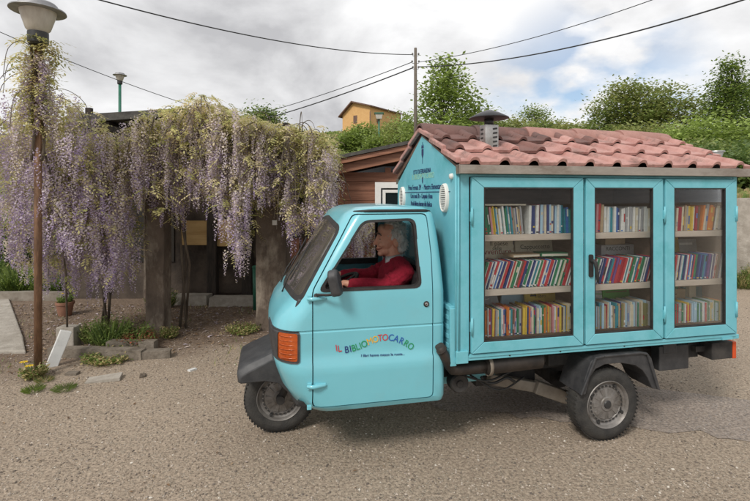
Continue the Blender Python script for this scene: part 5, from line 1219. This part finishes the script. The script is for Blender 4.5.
# the plant wound round the lamp post
LPX, LPY = -3.145, 4.387
def lp():
    rng = random.Random(15); t = thing('wisteria', 'wisteria wound up the rusty lamp post to just under its lamp', 'wisteria', (LPX, LPY, 0))
    mb = MB()
    for k in range(3): mb.tube([(.05 * math.cos(z * 4 + k * 2.1), .05 * math.sin(z * 4 + k * 2.1), z) for z in [2.0 + i * .08 for i in range(15)]], .012, 6)
    mb.tube([(-.28, .85, 0), (-.2, .7, .8), (-.08, .4, 1.6), (.0, .08, 2.1)], .010, 6)
    mb.build('trunk', M['bark'], t)
    sp = []
    for _ in range(640):
        q = rng.random()
        if q < .90:
            x = rng.uniform(-.85, .36); lo_ = interp([(-.85, 1.12), (-.5, 1.12), (-.32, 1.0), (-.10, 1.25), (.03, 1.55), (.10, 1.05), (.36, .95)], x); hi = interp([(-.85, 2.50), (-.4, 2.55), (-.05, 2.75), (.1, 2.65), (.36, 2.35)], x)
            y = rng.uniform(-.16, .75) if abs(x) < .12 else rng.uniform(-.1, .75); z = lo_ + .22 + (hi - lo_ - .22) * rng.random()
        else: a = rng.uniform(0, 6.28); r_ = rng.uniform(.05, .15); x, y, z = r_ * math.cos(a), r_ * math.sin(a), rng.uniform(2.5, 3.0)
        f = (z - 1) / 1.6; kind = 0 if rng.random() < .62 - .2 * f else 1 if rng.random() < .6 else 2; sp.append((y, x, z, kind))
    sp.sort()
    for y, x, z, kind in sp[:100]:
        o = bpy.data.objects.new('flower_raceme', PROTO[kind, rng.randrange(4)]); COL.objects.link(o); o.parent = t; o.location = (x, y, z); o.rotation_euler = (rng.uniform(-.12, .12), rng.uniform(-.12, .12), rng.uniform(0, 6.28)); s = rng.uniform(.7, 1.1); o.scale = (s, s, s)
    mb = MB()
    for y, x, z, kind in sp[100:]: florets(mb, (x, y, z), rng.uniform(.18, .34), kind, rng, 40)
    tag(mb.build('flower_racemes', PM, t, fix=False), kind='stuff')
    mb = MB()
    for _ in range(420): a = rng.uniform(0, 6.28); r_ = rng.uniform(.02, .17); leaflets(mb, (r_ * math.cos(a), r_ * math.sin(a), rng.uniform(2.30, 3.18)), rng, 5, .046)
    for _ in range(800):
        x = rng.uniform(-.85, .38); y = rng.uniform(.05, .8); hi = interp([(-.85, 2.45), (-.4, 2.5), (0, 2.72), (.36, 2.35)], x); leaflets(mb, (x, y, hi - 1.2 * rng.random() ** 1.8), rng, 5, .048)
    mb.build('foliage', LW + [LEAF['yellow']], t, fix=False)
    mb = MB()
    for _ in range(14):
        a = rng.uniform(0, 6.28); z = rng.uniform(2.3, 3.0); r_ = rng.uniform(.2, .42); mb.tube(spl([(0, 0, z), (math.cos(a) * r_ * .5, math.sin(a) * r_ * .5, z + .10), (math.cos(a) * r_, math.sin(a) * r_, z - .02), (math.cos(a) * r_ * 1.15, math.sin(a) * r_ * 1.15, z - .28)], 4), .003, 5, cap=False)
    mb.build('twigs', M['bark'], t, fix=False)
lp()
# low plants: blades and leaf sprays rooted in one spot
def plant(name, label, x, y, h, r, n, mats, cat='plant', flower=None, z0=0, seed=0, group=None, leafw=.045):
    rng = random.Random(int(x * 100) + int(y * 10) + seed); mb = MB()
    for _ in range(n * 3):
        a = rng.uniform(0, 6.28); q = r * math.sqrt(rng.random()) * .7; b_ = Vector((math.cos(a) * q, math.sin(a) * q, 0)); hh = h * rng.uniform(.35, 1) * (1 - .5 * q / r)
        a2 = a + rng.uniform(-1, 1); tip = b_ + Vector((math.cos(a2) * r * .5, math.sin(a2) * r * .5, hh)); mid = b_.lerp(tip, .55) + Vector((0, 0, hh * .12)); w_ = Vector((-math.sin(a2), math.cos(a2), 0)) * hh * leafw * .35; m = rng.randrange(len(mats))
        mb.add([b_ - w_ * .5, b_ + w_ * .5, mid + w_, tip, mid - w_], [(0, 1, 2, 3, 4)], m)
        if name != 'grass_tuft':
            for t_ in (.45, .7, .95):
                c = b_.lerp(tip, t_) + Vector((0, 0, hh * .1)); d = Vector((rng.uniform(-1, 1), rng.uniform(-1, 1), rng.uniform(-.4, .7))).normalized(); l = rng.uniform(.018, .04); y_ = d.cross(Vector((.2, .1, 1))).normalized() * l * .32
                mb.add([c, c + d * l * .5 + y_, c + d * l, c + d * l * .5 - y_], [(0, 1, 2, 3)], rng.randrange(len(mats)))
    if not flower:
        o = mb.build(name, mats, fix=False); o.location = (x, y, z0); return tag(o, label, cat, group)
    t = thing(name, label, cat, (x, y, z0), 0, group); mb.build('leaves', mats, t, fix=False)
    for fx, fy, fz in flower:
        mb = MB(); mb.tube([(fx * .3, fy * .3, 0), (fx, fy, fz)], .004, 5)
        for k in range(8): a = k * .785; mb.add([(fx, fy, fz), (fx + .028 * math.cos(a - .3), fy + .028 * math.sin(a - .3), fz + .006), (fx + .036 * math.cos(a), fy + .036 * math.sin(a), fz), (fx + .028 * math.cos(a + .3), fy + .028 * math.sin(a + .3), fz + .006)], [(0, 1, 2, 3)], 1)
        mb.build('flower', [LEAF['mid'], M['petal_yellow']], t, fix=False)
    return t
G_, D_, R_ = LEAF['grass'], LEAF['dry'], LEAF['redweed']
plant('weed_clump', 'tall green weeds under the left wisteria curtain behind the kerb', -2.95, 5.25, .40, .20, 60, [LEAF['mid'], G_, LEAF['dark']])
plant('weed_clump', 'dense leafy weeds against the bare pillar behind the kerb', -2.75, 5.35, .26, .20, 60, [LEAF['mid'], G_])
plant('weed_clump', 'reddish low weeds in the bed between kerb and pillar', -2.62, 5.20, .20, .18, 130, [R_, LEAF['bronze'], G_])
plant('weed_clump', 'feathery pale weeds rising beside the concrete block', -3.18, 5.35, .34, .16, 50, [LEAF['scrub'], G_])
plant('weed_clump', 'low green weeds at the foot of the white slab', -2.72, 4.78, .10, .22, 120, [G_, D_])
plant('weed_clump', 'grass tuft with a yellow flower at the foot of the lamp post', LPX + .02, LPY - .08, .16, .10, 60, [G_, D_], flower=[(-.05, -.06, .17), (.03, -.10, .15)])
plant('grass_tuft', 'bright grass tuft on gravel in front of the lamp post', -2.92, 4.02, .07, .09, 90, [G_, LEAF['bright']])
plant('grass_tuft', 'second grass tuft on gravel, right of the bright one', -2.68, 4.05, .06, .10, 90, [G_, LEAF['mid']])
plant('grass_tuft', 'small grass tuft on gravel left of the lamp post foot', -2.98, 4.24, .06, .08, 70, [G_, D_])
plant('weed_clump', 'weeds growing between the kerb stones and dark house wall', -3.2, 7.05, .30, .22, 90, [G_, D_, LEAF['dark']])
plant('weed_clump', 'low weeds at the right pillar foot ahead of the truck nose', -1.62, 5.75, .12, .18, 80, [G_, D_])
plant('weed_clump', 'weeds at the left pillar foot', -2.42, 5.52, .16, .10, 60, [G_, D_])
plant('weed_clump', 'tuft of weeds with a yellow flower in the terracotta pot', -4.32, 6.55, .16, .09, 40, [LEAF['mid'], G_], flower=[(.02, -.05, .16)], z0=.16)
for i, (x, y, h) in enumerate([(6.25, 8.55, .45), (6.62, 8.5, .38), (7.0, 8.55, .5)]):
    plant('weed_clump', ['tall weeds at the retaining wall foot, nearest the truck', 'middle weeds at the retaining wall foot, lowest of three', 'tall weeds at the retaining wall foot, far from the truck'][i], x, y, h, .25, 130, [G_, LEAF['mid'], D_])
for i, (x, y, h) in enumerate([(-6.1, 8.1, .55), (-5.4, 8.0, .5), (-6.9, 8.3, .7)]):
    plant('garden_plant', ['leafy garden plant in the bed beyond the path, middle one', 'leafy garden plant beyond the path, nearest the wisteria', 'tall leafy garden plant beyond the path, at the far end'][i], x, y, h, .38, 170, [LEAF['mid'], LEAF['bright'], LEAF['dark']])
mb = MB(); rng = random.Random(4)
for _ in range(2600):
    x, y = rng.uniform(-6, -.3), rng.uniform(4.2, 7.1)
    if noise.noise(Vector((x * 1.7, y * 1.7, 3))) < .12 or (x > -1.2 and y < 5.4) or (x > -2.3 and y < 4.6) or (x > -3.9 and x < -2.5 and y < 4.4 and rng.random() < .5): continue
    h = rng.uniform(.02, .07); a = rng.uniform(0, 6.28); dx, dy = math.cos(a) * .004, math.sin(a) * .004
    mb.add([(x - dx, y - dy, 0), (x + dx, y + dy, 0), (x + rng.uniform(-.03, .03), y + rng.uniform(-.03, .03), h)], [(0, 1, 2)], rng.randrange(2))
tag(mb.build('sparse_grass', [G_, D_], fix=False), kind='stuff')

# ================================================================== HILL, TREES, FAR HOUSE, POLE, CABLES
def smooth(a, b, x): t = max(0, min(1, (x - a) / (b - a))); return t * t * (3 - 2 * t)
def hz(X, Y):
    b = .172 * (Y - 13) * smooth(11, 24, Y) if Y > 11 else 0
    r = 1.55 + .145 * (Y - 9.0)
    wr = smooth(4.2, 6.2, X) if Y > 9.0 else 0
    z = b * (1 - wr) + max(b, r) * wr
    z += (.35 * noise.noise(Vector((X * .09, Y * .09, 0))) + .12 * noise.noise(Vector((X * .4, Y * .4, 5)))) * smooth(12, 30, Y)
    if Y > 94: z -= (Y - 94) ** 1.3 * .25
    return z - (.25 if Y < 12 and X < 5 else 0)
M['hill'] = mat('hill_grass', (.070, .085, .026), (.145, .135, .055), rough=.95, scale=.9, detail=10, bump=.8, bscale=3, c3=(.045, .06, .02), s3=.25)
xs = [-110 + i * 2.5 for i in range(89)]; xs = sorted(set(xs + [4 + i * .3 for i in range(10)])); ys = [9.05 + i * .6 for i in range(12)] + [16.5 + i * 1.6 for i in range(56)] + [112, 125, 150]
mb = MB(); mb.add([(x, y, hz(x, y)) for y in ys for x in xs], [(j * len(xs) + i, j * len(xs) + i + 1, (j + 1) * len(xs) + i + 1, (j + 1) * len(xs) + i) for j in range(len(ys) - 1) for i in range(len(xs) - 1)], 0, True)
tag(mb.build('hill', M['hill'], fix=False), kind='structure')
rng = random.Random(31); mb = MB(); GM = [LEAF['scrub'], LEAF['grass'], LEAF['dry'], LEAF['mid']]
for _ in range(21000):
    Y = 9.3 + 84 * rng.random() ** 1.5; X = rng.uniform(-.25, .95) * Y * .9
    if Y < 13 and X < 5.6: continue
    z = hz(X, Y); s = (.05 + .0042 * Y) * rng.uniform(.6, 1.4); m = rng.choices(range(4), (5, 4, 3, 3))[0] if noise.noise(Vector((X * .15, Y * .15, 2))) > -.15 else rng.choices(range(4), (5, 1, 6, 0))[0]
    for k in range(2):
        a = rng.uniform(0, 6.28); dx, dy = math.cos(a) * s * .5, math.sin(a) * s * .5; t = rng.uniform(-.4, .4) * s
        mb.add([(X - dx, Y - dy, z - .02), (X + dx, Y + dy, z - .02), (X + dx * .7 + t, Y + dy * .7, z + s * .8), (X - dx * .4 + t, Y - dy * .4, z + s * rng.uniform(.7, 1.2))], [(0, 1, 2, 3)], m)
tag(mb.build('hill_grass', GM, fix=False), kind='stuff')

def tree(name, label, x, y, h, cr, mats, n=2600, leaf=.13, shape='round', base=.18, seed=0, cat='tree', group=None, trunk=True, gap=.35, clump=24):
    rng = random.Random(seed * 77 + 5); z0 = hz(x, y) if y > 9 else 0; t = thing(name, label, cat, (x, y, z0), 0, group)
    clumps = []
    n = int(n * (2.5 if trunk else 3.2)); leaf *= 1.35
    for _ in range(n // clump):
        while 1:
            u = Vector((rng.uniform(-1, 1), rng.uniform(-1, 1), rng.uniform(-1, 1)))
            if u.length > 1 or u.length < .25: continue
            if rng.random() > .35 + .65 * u.length: continue
            if noise.noise(u * 2.3 + Vector((seed * 3.1, 0, 0))) < -gap: continue
            break
        f = (u.z + 1) / 2
        if shape == 'cone': k = (1 - f) ** .75 * 1.05 + .08; u.x *= k / max(.2, math.sqrt(max(.04, 1 - u.z * u.z))) * .9; u.y *= k / max(.2, math.sqrt(max(.04, 1 - u.z * u.z))) * .9
        q = 1 + .28 * noise.noise(u * 1.7 + Vector((0, seed * 2.7, 0)))
        clumps.append(Vector((u.x * cr * q, u.y * cr * q, h * (base + (1 - base) * f * (1 if shape == 'cone' else q * .93)))))
    if trunk:
        mb = MB(); lean = rng.uniform(-.06, .06) * h
        tp = [(0, 0, -.2), (lean * .3, 0, h * .25), (lean * .6, lean * .3, h * .5), (lean, lean * .4, h * .92)]; r0 = .028 * h
        mb.tube(tp, [r0, r0 * .75, r0 * .5, r0 * .12], 8)
        for c in rng.sample(clumps, min(len(clumps), 26)):
            f = max(.12, min(.85, c.z / h - .22)); b_ = Vector((lean * f, lean * f * .4, h * f)); mid = b_.lerp(c, .5) + Vector((0, 0, .05 * h)); mb.tube([b_, mid, c], [r0 * .28, r0 * .17, r0 * .06], 5, cap=False)
        mb.build('trunk', M['bark'], t, fix=False)
    mb = MB(); cs = leaf * 1.55
    for c in clumps:
        m = rng.randrange(len(mats))
        for _ in range(clump):
            p = c + Vector((rng.gauss(0, cs), rng.gauss(0, cs), rng.gauss(0, cs * .7))); a = rng.uniform(0, 6.28); e_ = rng.uniform(-1, 1)
            d = Vector((math.cos(a), math.sin(a), e_ * .8)).normalized(); w_ = d.cross(Vector((rng.uniform(-.4, .4), rng.uniform(-.4, .4), 1))).normalized(); l = leaf * rng.uniform(.6, 1.2)
            mb.add([p, p + d * l * .5 + w_ * l * .3, p + d * l, p + d * l * .5 - w_ * l * .3], [(0, 1, 2, 3)], m if rng.random() < .75 else rng.randrange(len(mats)))
    mb.build('crown' if trunk else 'foliage', mats, t, fix=False); return t
Lf = LEAF
def at(px, Y): return (px - 375) / 470 * Y
def hgt(py, px, Y): return H + (195 - py) / 470 * Y - hz(at(px, Y), Y)
# single trees
tree('broadleaf_tree', 'bright green leafy tree beside the utility pole', at(446, 27), 27, hgt(61, 446, 27), 3.1, [Lf['fresh'], Lf['bright'], Lf['mid']], 3000, .20, 'cone', .12, 1, gap=.02)
tree('broadleaf_tree', 'round dark tree top showing above the pergola', at(263, 33), 33, hgt(103, 263, 33), 1.35, [Lf['dark'], Lf['mid']], 1900, .18, 'round', .35, 2)
tree('sapling', 'small thin pale green tree on the hilltop behind the ridge tiles', at(535, 58), 58, hgt(104, 535, 58), 1.5, [Lf['mid'], Lf['bright']], 700, .24, 'round', .2, 3, gap=.1)
tree('broadleaf_tree', 'wide olive green tree behind the middle of the tiled roof', at(626, 30), 30, hgt(80, 626, 30), 2.15, [Lf['mid'], Lf['scrub'], Lf['moss']], 3400, .17, 'round', .22, 4, gap=.05)
tree('broadleaf_tree', 'olive tree with a ragged crown, right of the wide olive green one', at(668, 28), 28, hgt(88, 668, 28), 2.0, [Lf['scrub'], Lf['moss'], Lf['mid']], 2900, .16, 'round', .22, 5, gap=.05)
tree('poplar_tree', 'tall pointed green tree above the rear end of the tiled roof', at(729, 21), 21, hgt(55, 729, 21), 1.35, [Lf['mid'], Lf['dark'], Lf['bright']], 3600, .11, 'cone', .10, 6, gap=.06)
tree('poplar_tree', 'green tree cut by the picture edge, right of the pointed tree', at(757, 23), 23, hgt(72, 757, 23), 1.3, [Lf['mid'], Lf['dark']], 2400, .13, 'round', .15, 7)
tree('sapling', 'thin yellowish sapling left of the utility pole', at(398, 36), 36, hgt(105, 398, 36), 1.1, [Lf['moss'], Lf['bright'], Lf['scrub']], 800, .16, 'round', .1, 8, gap=.15)
# shrubs on the bank
SH = [(742, 150, 13.5, 1.5, 'mid', 'dark'), (706, 118, 18, 1.5, 'fresh', 'bright'), (690, 128, 20, 1.3, 'bright', 'mid'), (735, 128, 17, 1.4, 'mid', 'bright'), (716, 170, 12.0, .8, 'dark', 'mid'), (748, 172, 11.0, .85, 'mid', 'dark'), (668, 132, 22, 1.4, 'scrub', 'mid'), (640, 128, 26, 1.6, 'scrub', 'moss'), (600, 126, 30, 1.6, 'scrub', 'mid'), (574, 124, 36, 1.7, 'olive', 'scrub'),
      (548, 122, 44, 1.9, 'scrub', 'mid'), (516, 122, 48, 1.8, 'scrub', 'moss'), (492, 121, 46, 1.8, 'mid', 'scrub'), (470, 112, 34, 1.5, 'mid', 'bright'), (422, 112, 32, 1.4, 'bright', 'mid'), (364, 128, 62, 1.6, 'mid', 'bright'), (392, 127, 58, 1.7, 'scrub', 'bright'), (404, 122, 50, 1.7, 'mid', 'moss'), (352, 134, 50, 1.3, 'mid', 'bright'), (382, 138, 40, 1.2, 'bright', 'mid'), (690, 150, 14.5, 1.1, 'mid', 'scrub'), (727, 150, 14.5, 1.1, 'dark', 'mid'), (660, 142, 20, 1.2, 'dark', 'scrub'), (620, 134, 28, 1.5, 'mid', 'scrub')]
SL = ['big green shrub above the retaining wall at the picture edge', 'bright fresh green shrub at the foot of the pointed tree', 'bright green shrub between the ragged olive tree and pointed tree', 'mid green shrub below the pointed tree', 'dark shrub by the grey capped post', 'dark green shrub on top of the retaining wall', 'grey-green shrub under the ragged olive tree', 'grey-green shrub between the two olive trees', 'scrubby shrub at the left foot of the wide olive tree', 'olive shrub on the hill crest below the blue sky gap',
      'scrubby shrub just right of the thin hilltop sapling', 'olive scrub shrub just right of the black chimney cowl', 'green shrub behind the black chimney cowl', 'green shrub right of the bright tree by the pole', 'bright shrub at the foot of the utility pole', 'green shrub under the orange house gable', 'greyish shrub right below the orange house wall', 'green shrub between the orange house and utility pole', 'small green shrub below the left corner of the orange house', 'bright low shrub above the cabin roof',
      'mid green shrub behind the rear end of the tiled roof', 'dark shrub between the capped post and the pointed tree', 'dark low shrub behind the upper right roof tiles', 'mid green shrub behind the middle of the ridge tiles']
for i, (px, py, Y, r_, a, b_) in enumerate(SH):
    x = at(px, Y); h = max(.8, hgt(py, px, Y)); tree('shrub', SL[i], x, Y, h, r_, [Lf[a], Lf[b_]], 1500, .055 + .0042 * Y, 'round', -.05, 20 + i, 'shrub', 'shrubs on the hillside', trunk=False, gap=.3, clump=20)
for i, (px, py, Y, r_) in enumerate([(-10, 245, 11.5, 1.1), (22, 252, 12.5, 1.2), (52, 240, 13.5, 1.2)]):
    x = at(px, Y); z_ = H + (195 - py) / 470 * Y
    t = tree('shrub', ['dark garden shrub beyond the path at the far left', 'mid green garden shrub beyond the path, behind the lamp post', 'green garden shrub behind the left wisteria curtain'][i], x, Y, 1.4 - .1 * i, r_, [Lf['dark'], Lf['mid']], 1500, .09, 'round', -.05, 60 + i, 'shrub', 'garden shrubs', trunk=False, clump=20); t.location.z = 0
# ---- orange house on the hilltop
HX, HY = at(370, 88), 88; HB = hz(HX, HY) - 1.2; top_ = H + (195 - 99) / 470 * 88
OH = thing('orange_house', 'orange plastered house with a brown pitched roof on the hilltop', 'house', (HX, HY, HB), rad(55))
wall_h = H + (195 - 110) / 470 * 88 - HB; rid = top_ - HB
# local: gable face at x=0 plane looking to -x ... front corner at origin; long side along +x, gable along +y
W_, L2 = 6.6, 11.0
mb = MB(); mb.prism([(0, 0), (W_, 0), (W_, wall_h - .3), (W_ * .60, rid - .25), (0, wall_h + .9)], 'x', 0, L2); mb.build('wall', M['ochre'], OH)
mb = MB(); ov = .55
for s in (0, 1):
    a = (-ov, wall_h + .80) if not s else (W_ + ov, wall_h - .60); r_ = (W_ * .60, rid)
    mb.prism([a, r_, (r_[0], r_[1] - .28), (a[0], a[1] - .22)], 'x', -.7, L2 + .6)
mb.build('roof', M['houseroof'], OH)
mb = MB(); mb.box(-.05, .02, 3.0, 3.9, wall_h - 2.2, wall_h - .7); mb.build('window', M['houseroof'], OH)
mb = MB(); mb.box(2.2, 3.2, -.05, .02, wall_h - 2.2, wall_h - .8); mb.build('window', M['houseroof'], OH)
mb = MB(); mb.tube([(-.06, -.06, 0), (-.06, -.06, wall_h - .3)], .09, 8); mb.build('downpipe', M['houseroof'], OH)
# little green lamp on the slope
LX, LY_ = at(379, 42), 42; z0 = hz(LX, LY_) - .1; lz = H + (195 - 113) / 470 * 42
t = thing('lamp_post', 'small green lamp post with a pale box lantern below the orange house', 'lamp post', (LX, LY_, z0))
mb = MB(); mb.tube([(0, 0, 0), (0, 0, lz - z0 - .55)], .07, 8); mb.build('pole', M['green_metal'], t)
mb = MB(); mb.prism([(-.22, 0), (.22, 0), (.34, .45), (-.34, .45)], 'y', -.25, .25, T=Matrix.Translation((0, 0, lz - z0 - .55))); mb.build('lantern', M['lampglass'], t)
mb = MB(); mb.box(-.42, .42, -.34, .34, lz - z0 - .10, lz - z0); mb.build('hood', M['green_metal'], t)
# ---- utility pole and cables
PX, PY = at(415.5, 25), 25; pz0 = hz(PX, PY) - .3; ptop = H + (195 - 48) / 470 * 25
UP = thing('utility_pole', 'weathered wooden utility pole with insulators beside the bright green tree', 'utility pole', (PX, PY, pz0))
mb = MB(); mb.tube([(0, 0, 0), (0, 0, ptop - pz0)], [.11, .075], 12); mb.build('pole', M['polewood'], UP)
for dz_, dx in ((-.35, -.16), (-.35, .16), (-.75, -.18), (-.75, .18), (-1.05, -.14), (-1.05, .16)):
    mb = MB(); z = ptop - pz0 + dz_; mb.tube([(0, 0, z - .08), (dx, 0, z - .06), (dx, 0, z + .02)], .015, 6); mb.lathe([(0, .10), (.03, .09), (.05, .04), (.045, .02), (.055, 0), (0, 0)], 12, 'z', (dx, 0, z)); mb.build('insulator', M['porcelain'], UP)
def cable(label, a, b_, sag, r):
    a, b_ = Vector(a), Vector(b_); mb = MB()
    mb.tube([a.lerp(b_, i / 30) + Vector((0, 0, -4 * sag * (i / 30) * (1 - i / 30))) for i in range(31)], r, 6); tag(mb.build('overhead_cable', M['cable']), label, 'cable', 'overhead cables')
pt = lambda dx, dz_: (PX + dx, PY, ptop + dz_)
cable('black cable from the pole sweeping up to the upper left', W(60, -11, 13), pt(-.16, -.35), .45, .020)
cable('upper of two cables from the pole falling left behind the pergola', W(120, 138, 45), pt(-.18, -.75), .9, .020)
cable('lower thicker cable from the pole falling left behind the pergola', W(120, 142, 44.5), pt(-.14, -1.05), 1.0, .032)
cable('upper thin cable from the pole rising to the right', pt(.16, -.75), W(690, -14, 17), .35, .016)
cable('lower thick cable from the pole rising to the right', pt(.18, -1.0), W(780, -12, 14), .55, .026)
cable('thin cable crossing the sky behind the rusty lamp', W(-25, 21, 11), W(215, 113, 15), .12, .009)
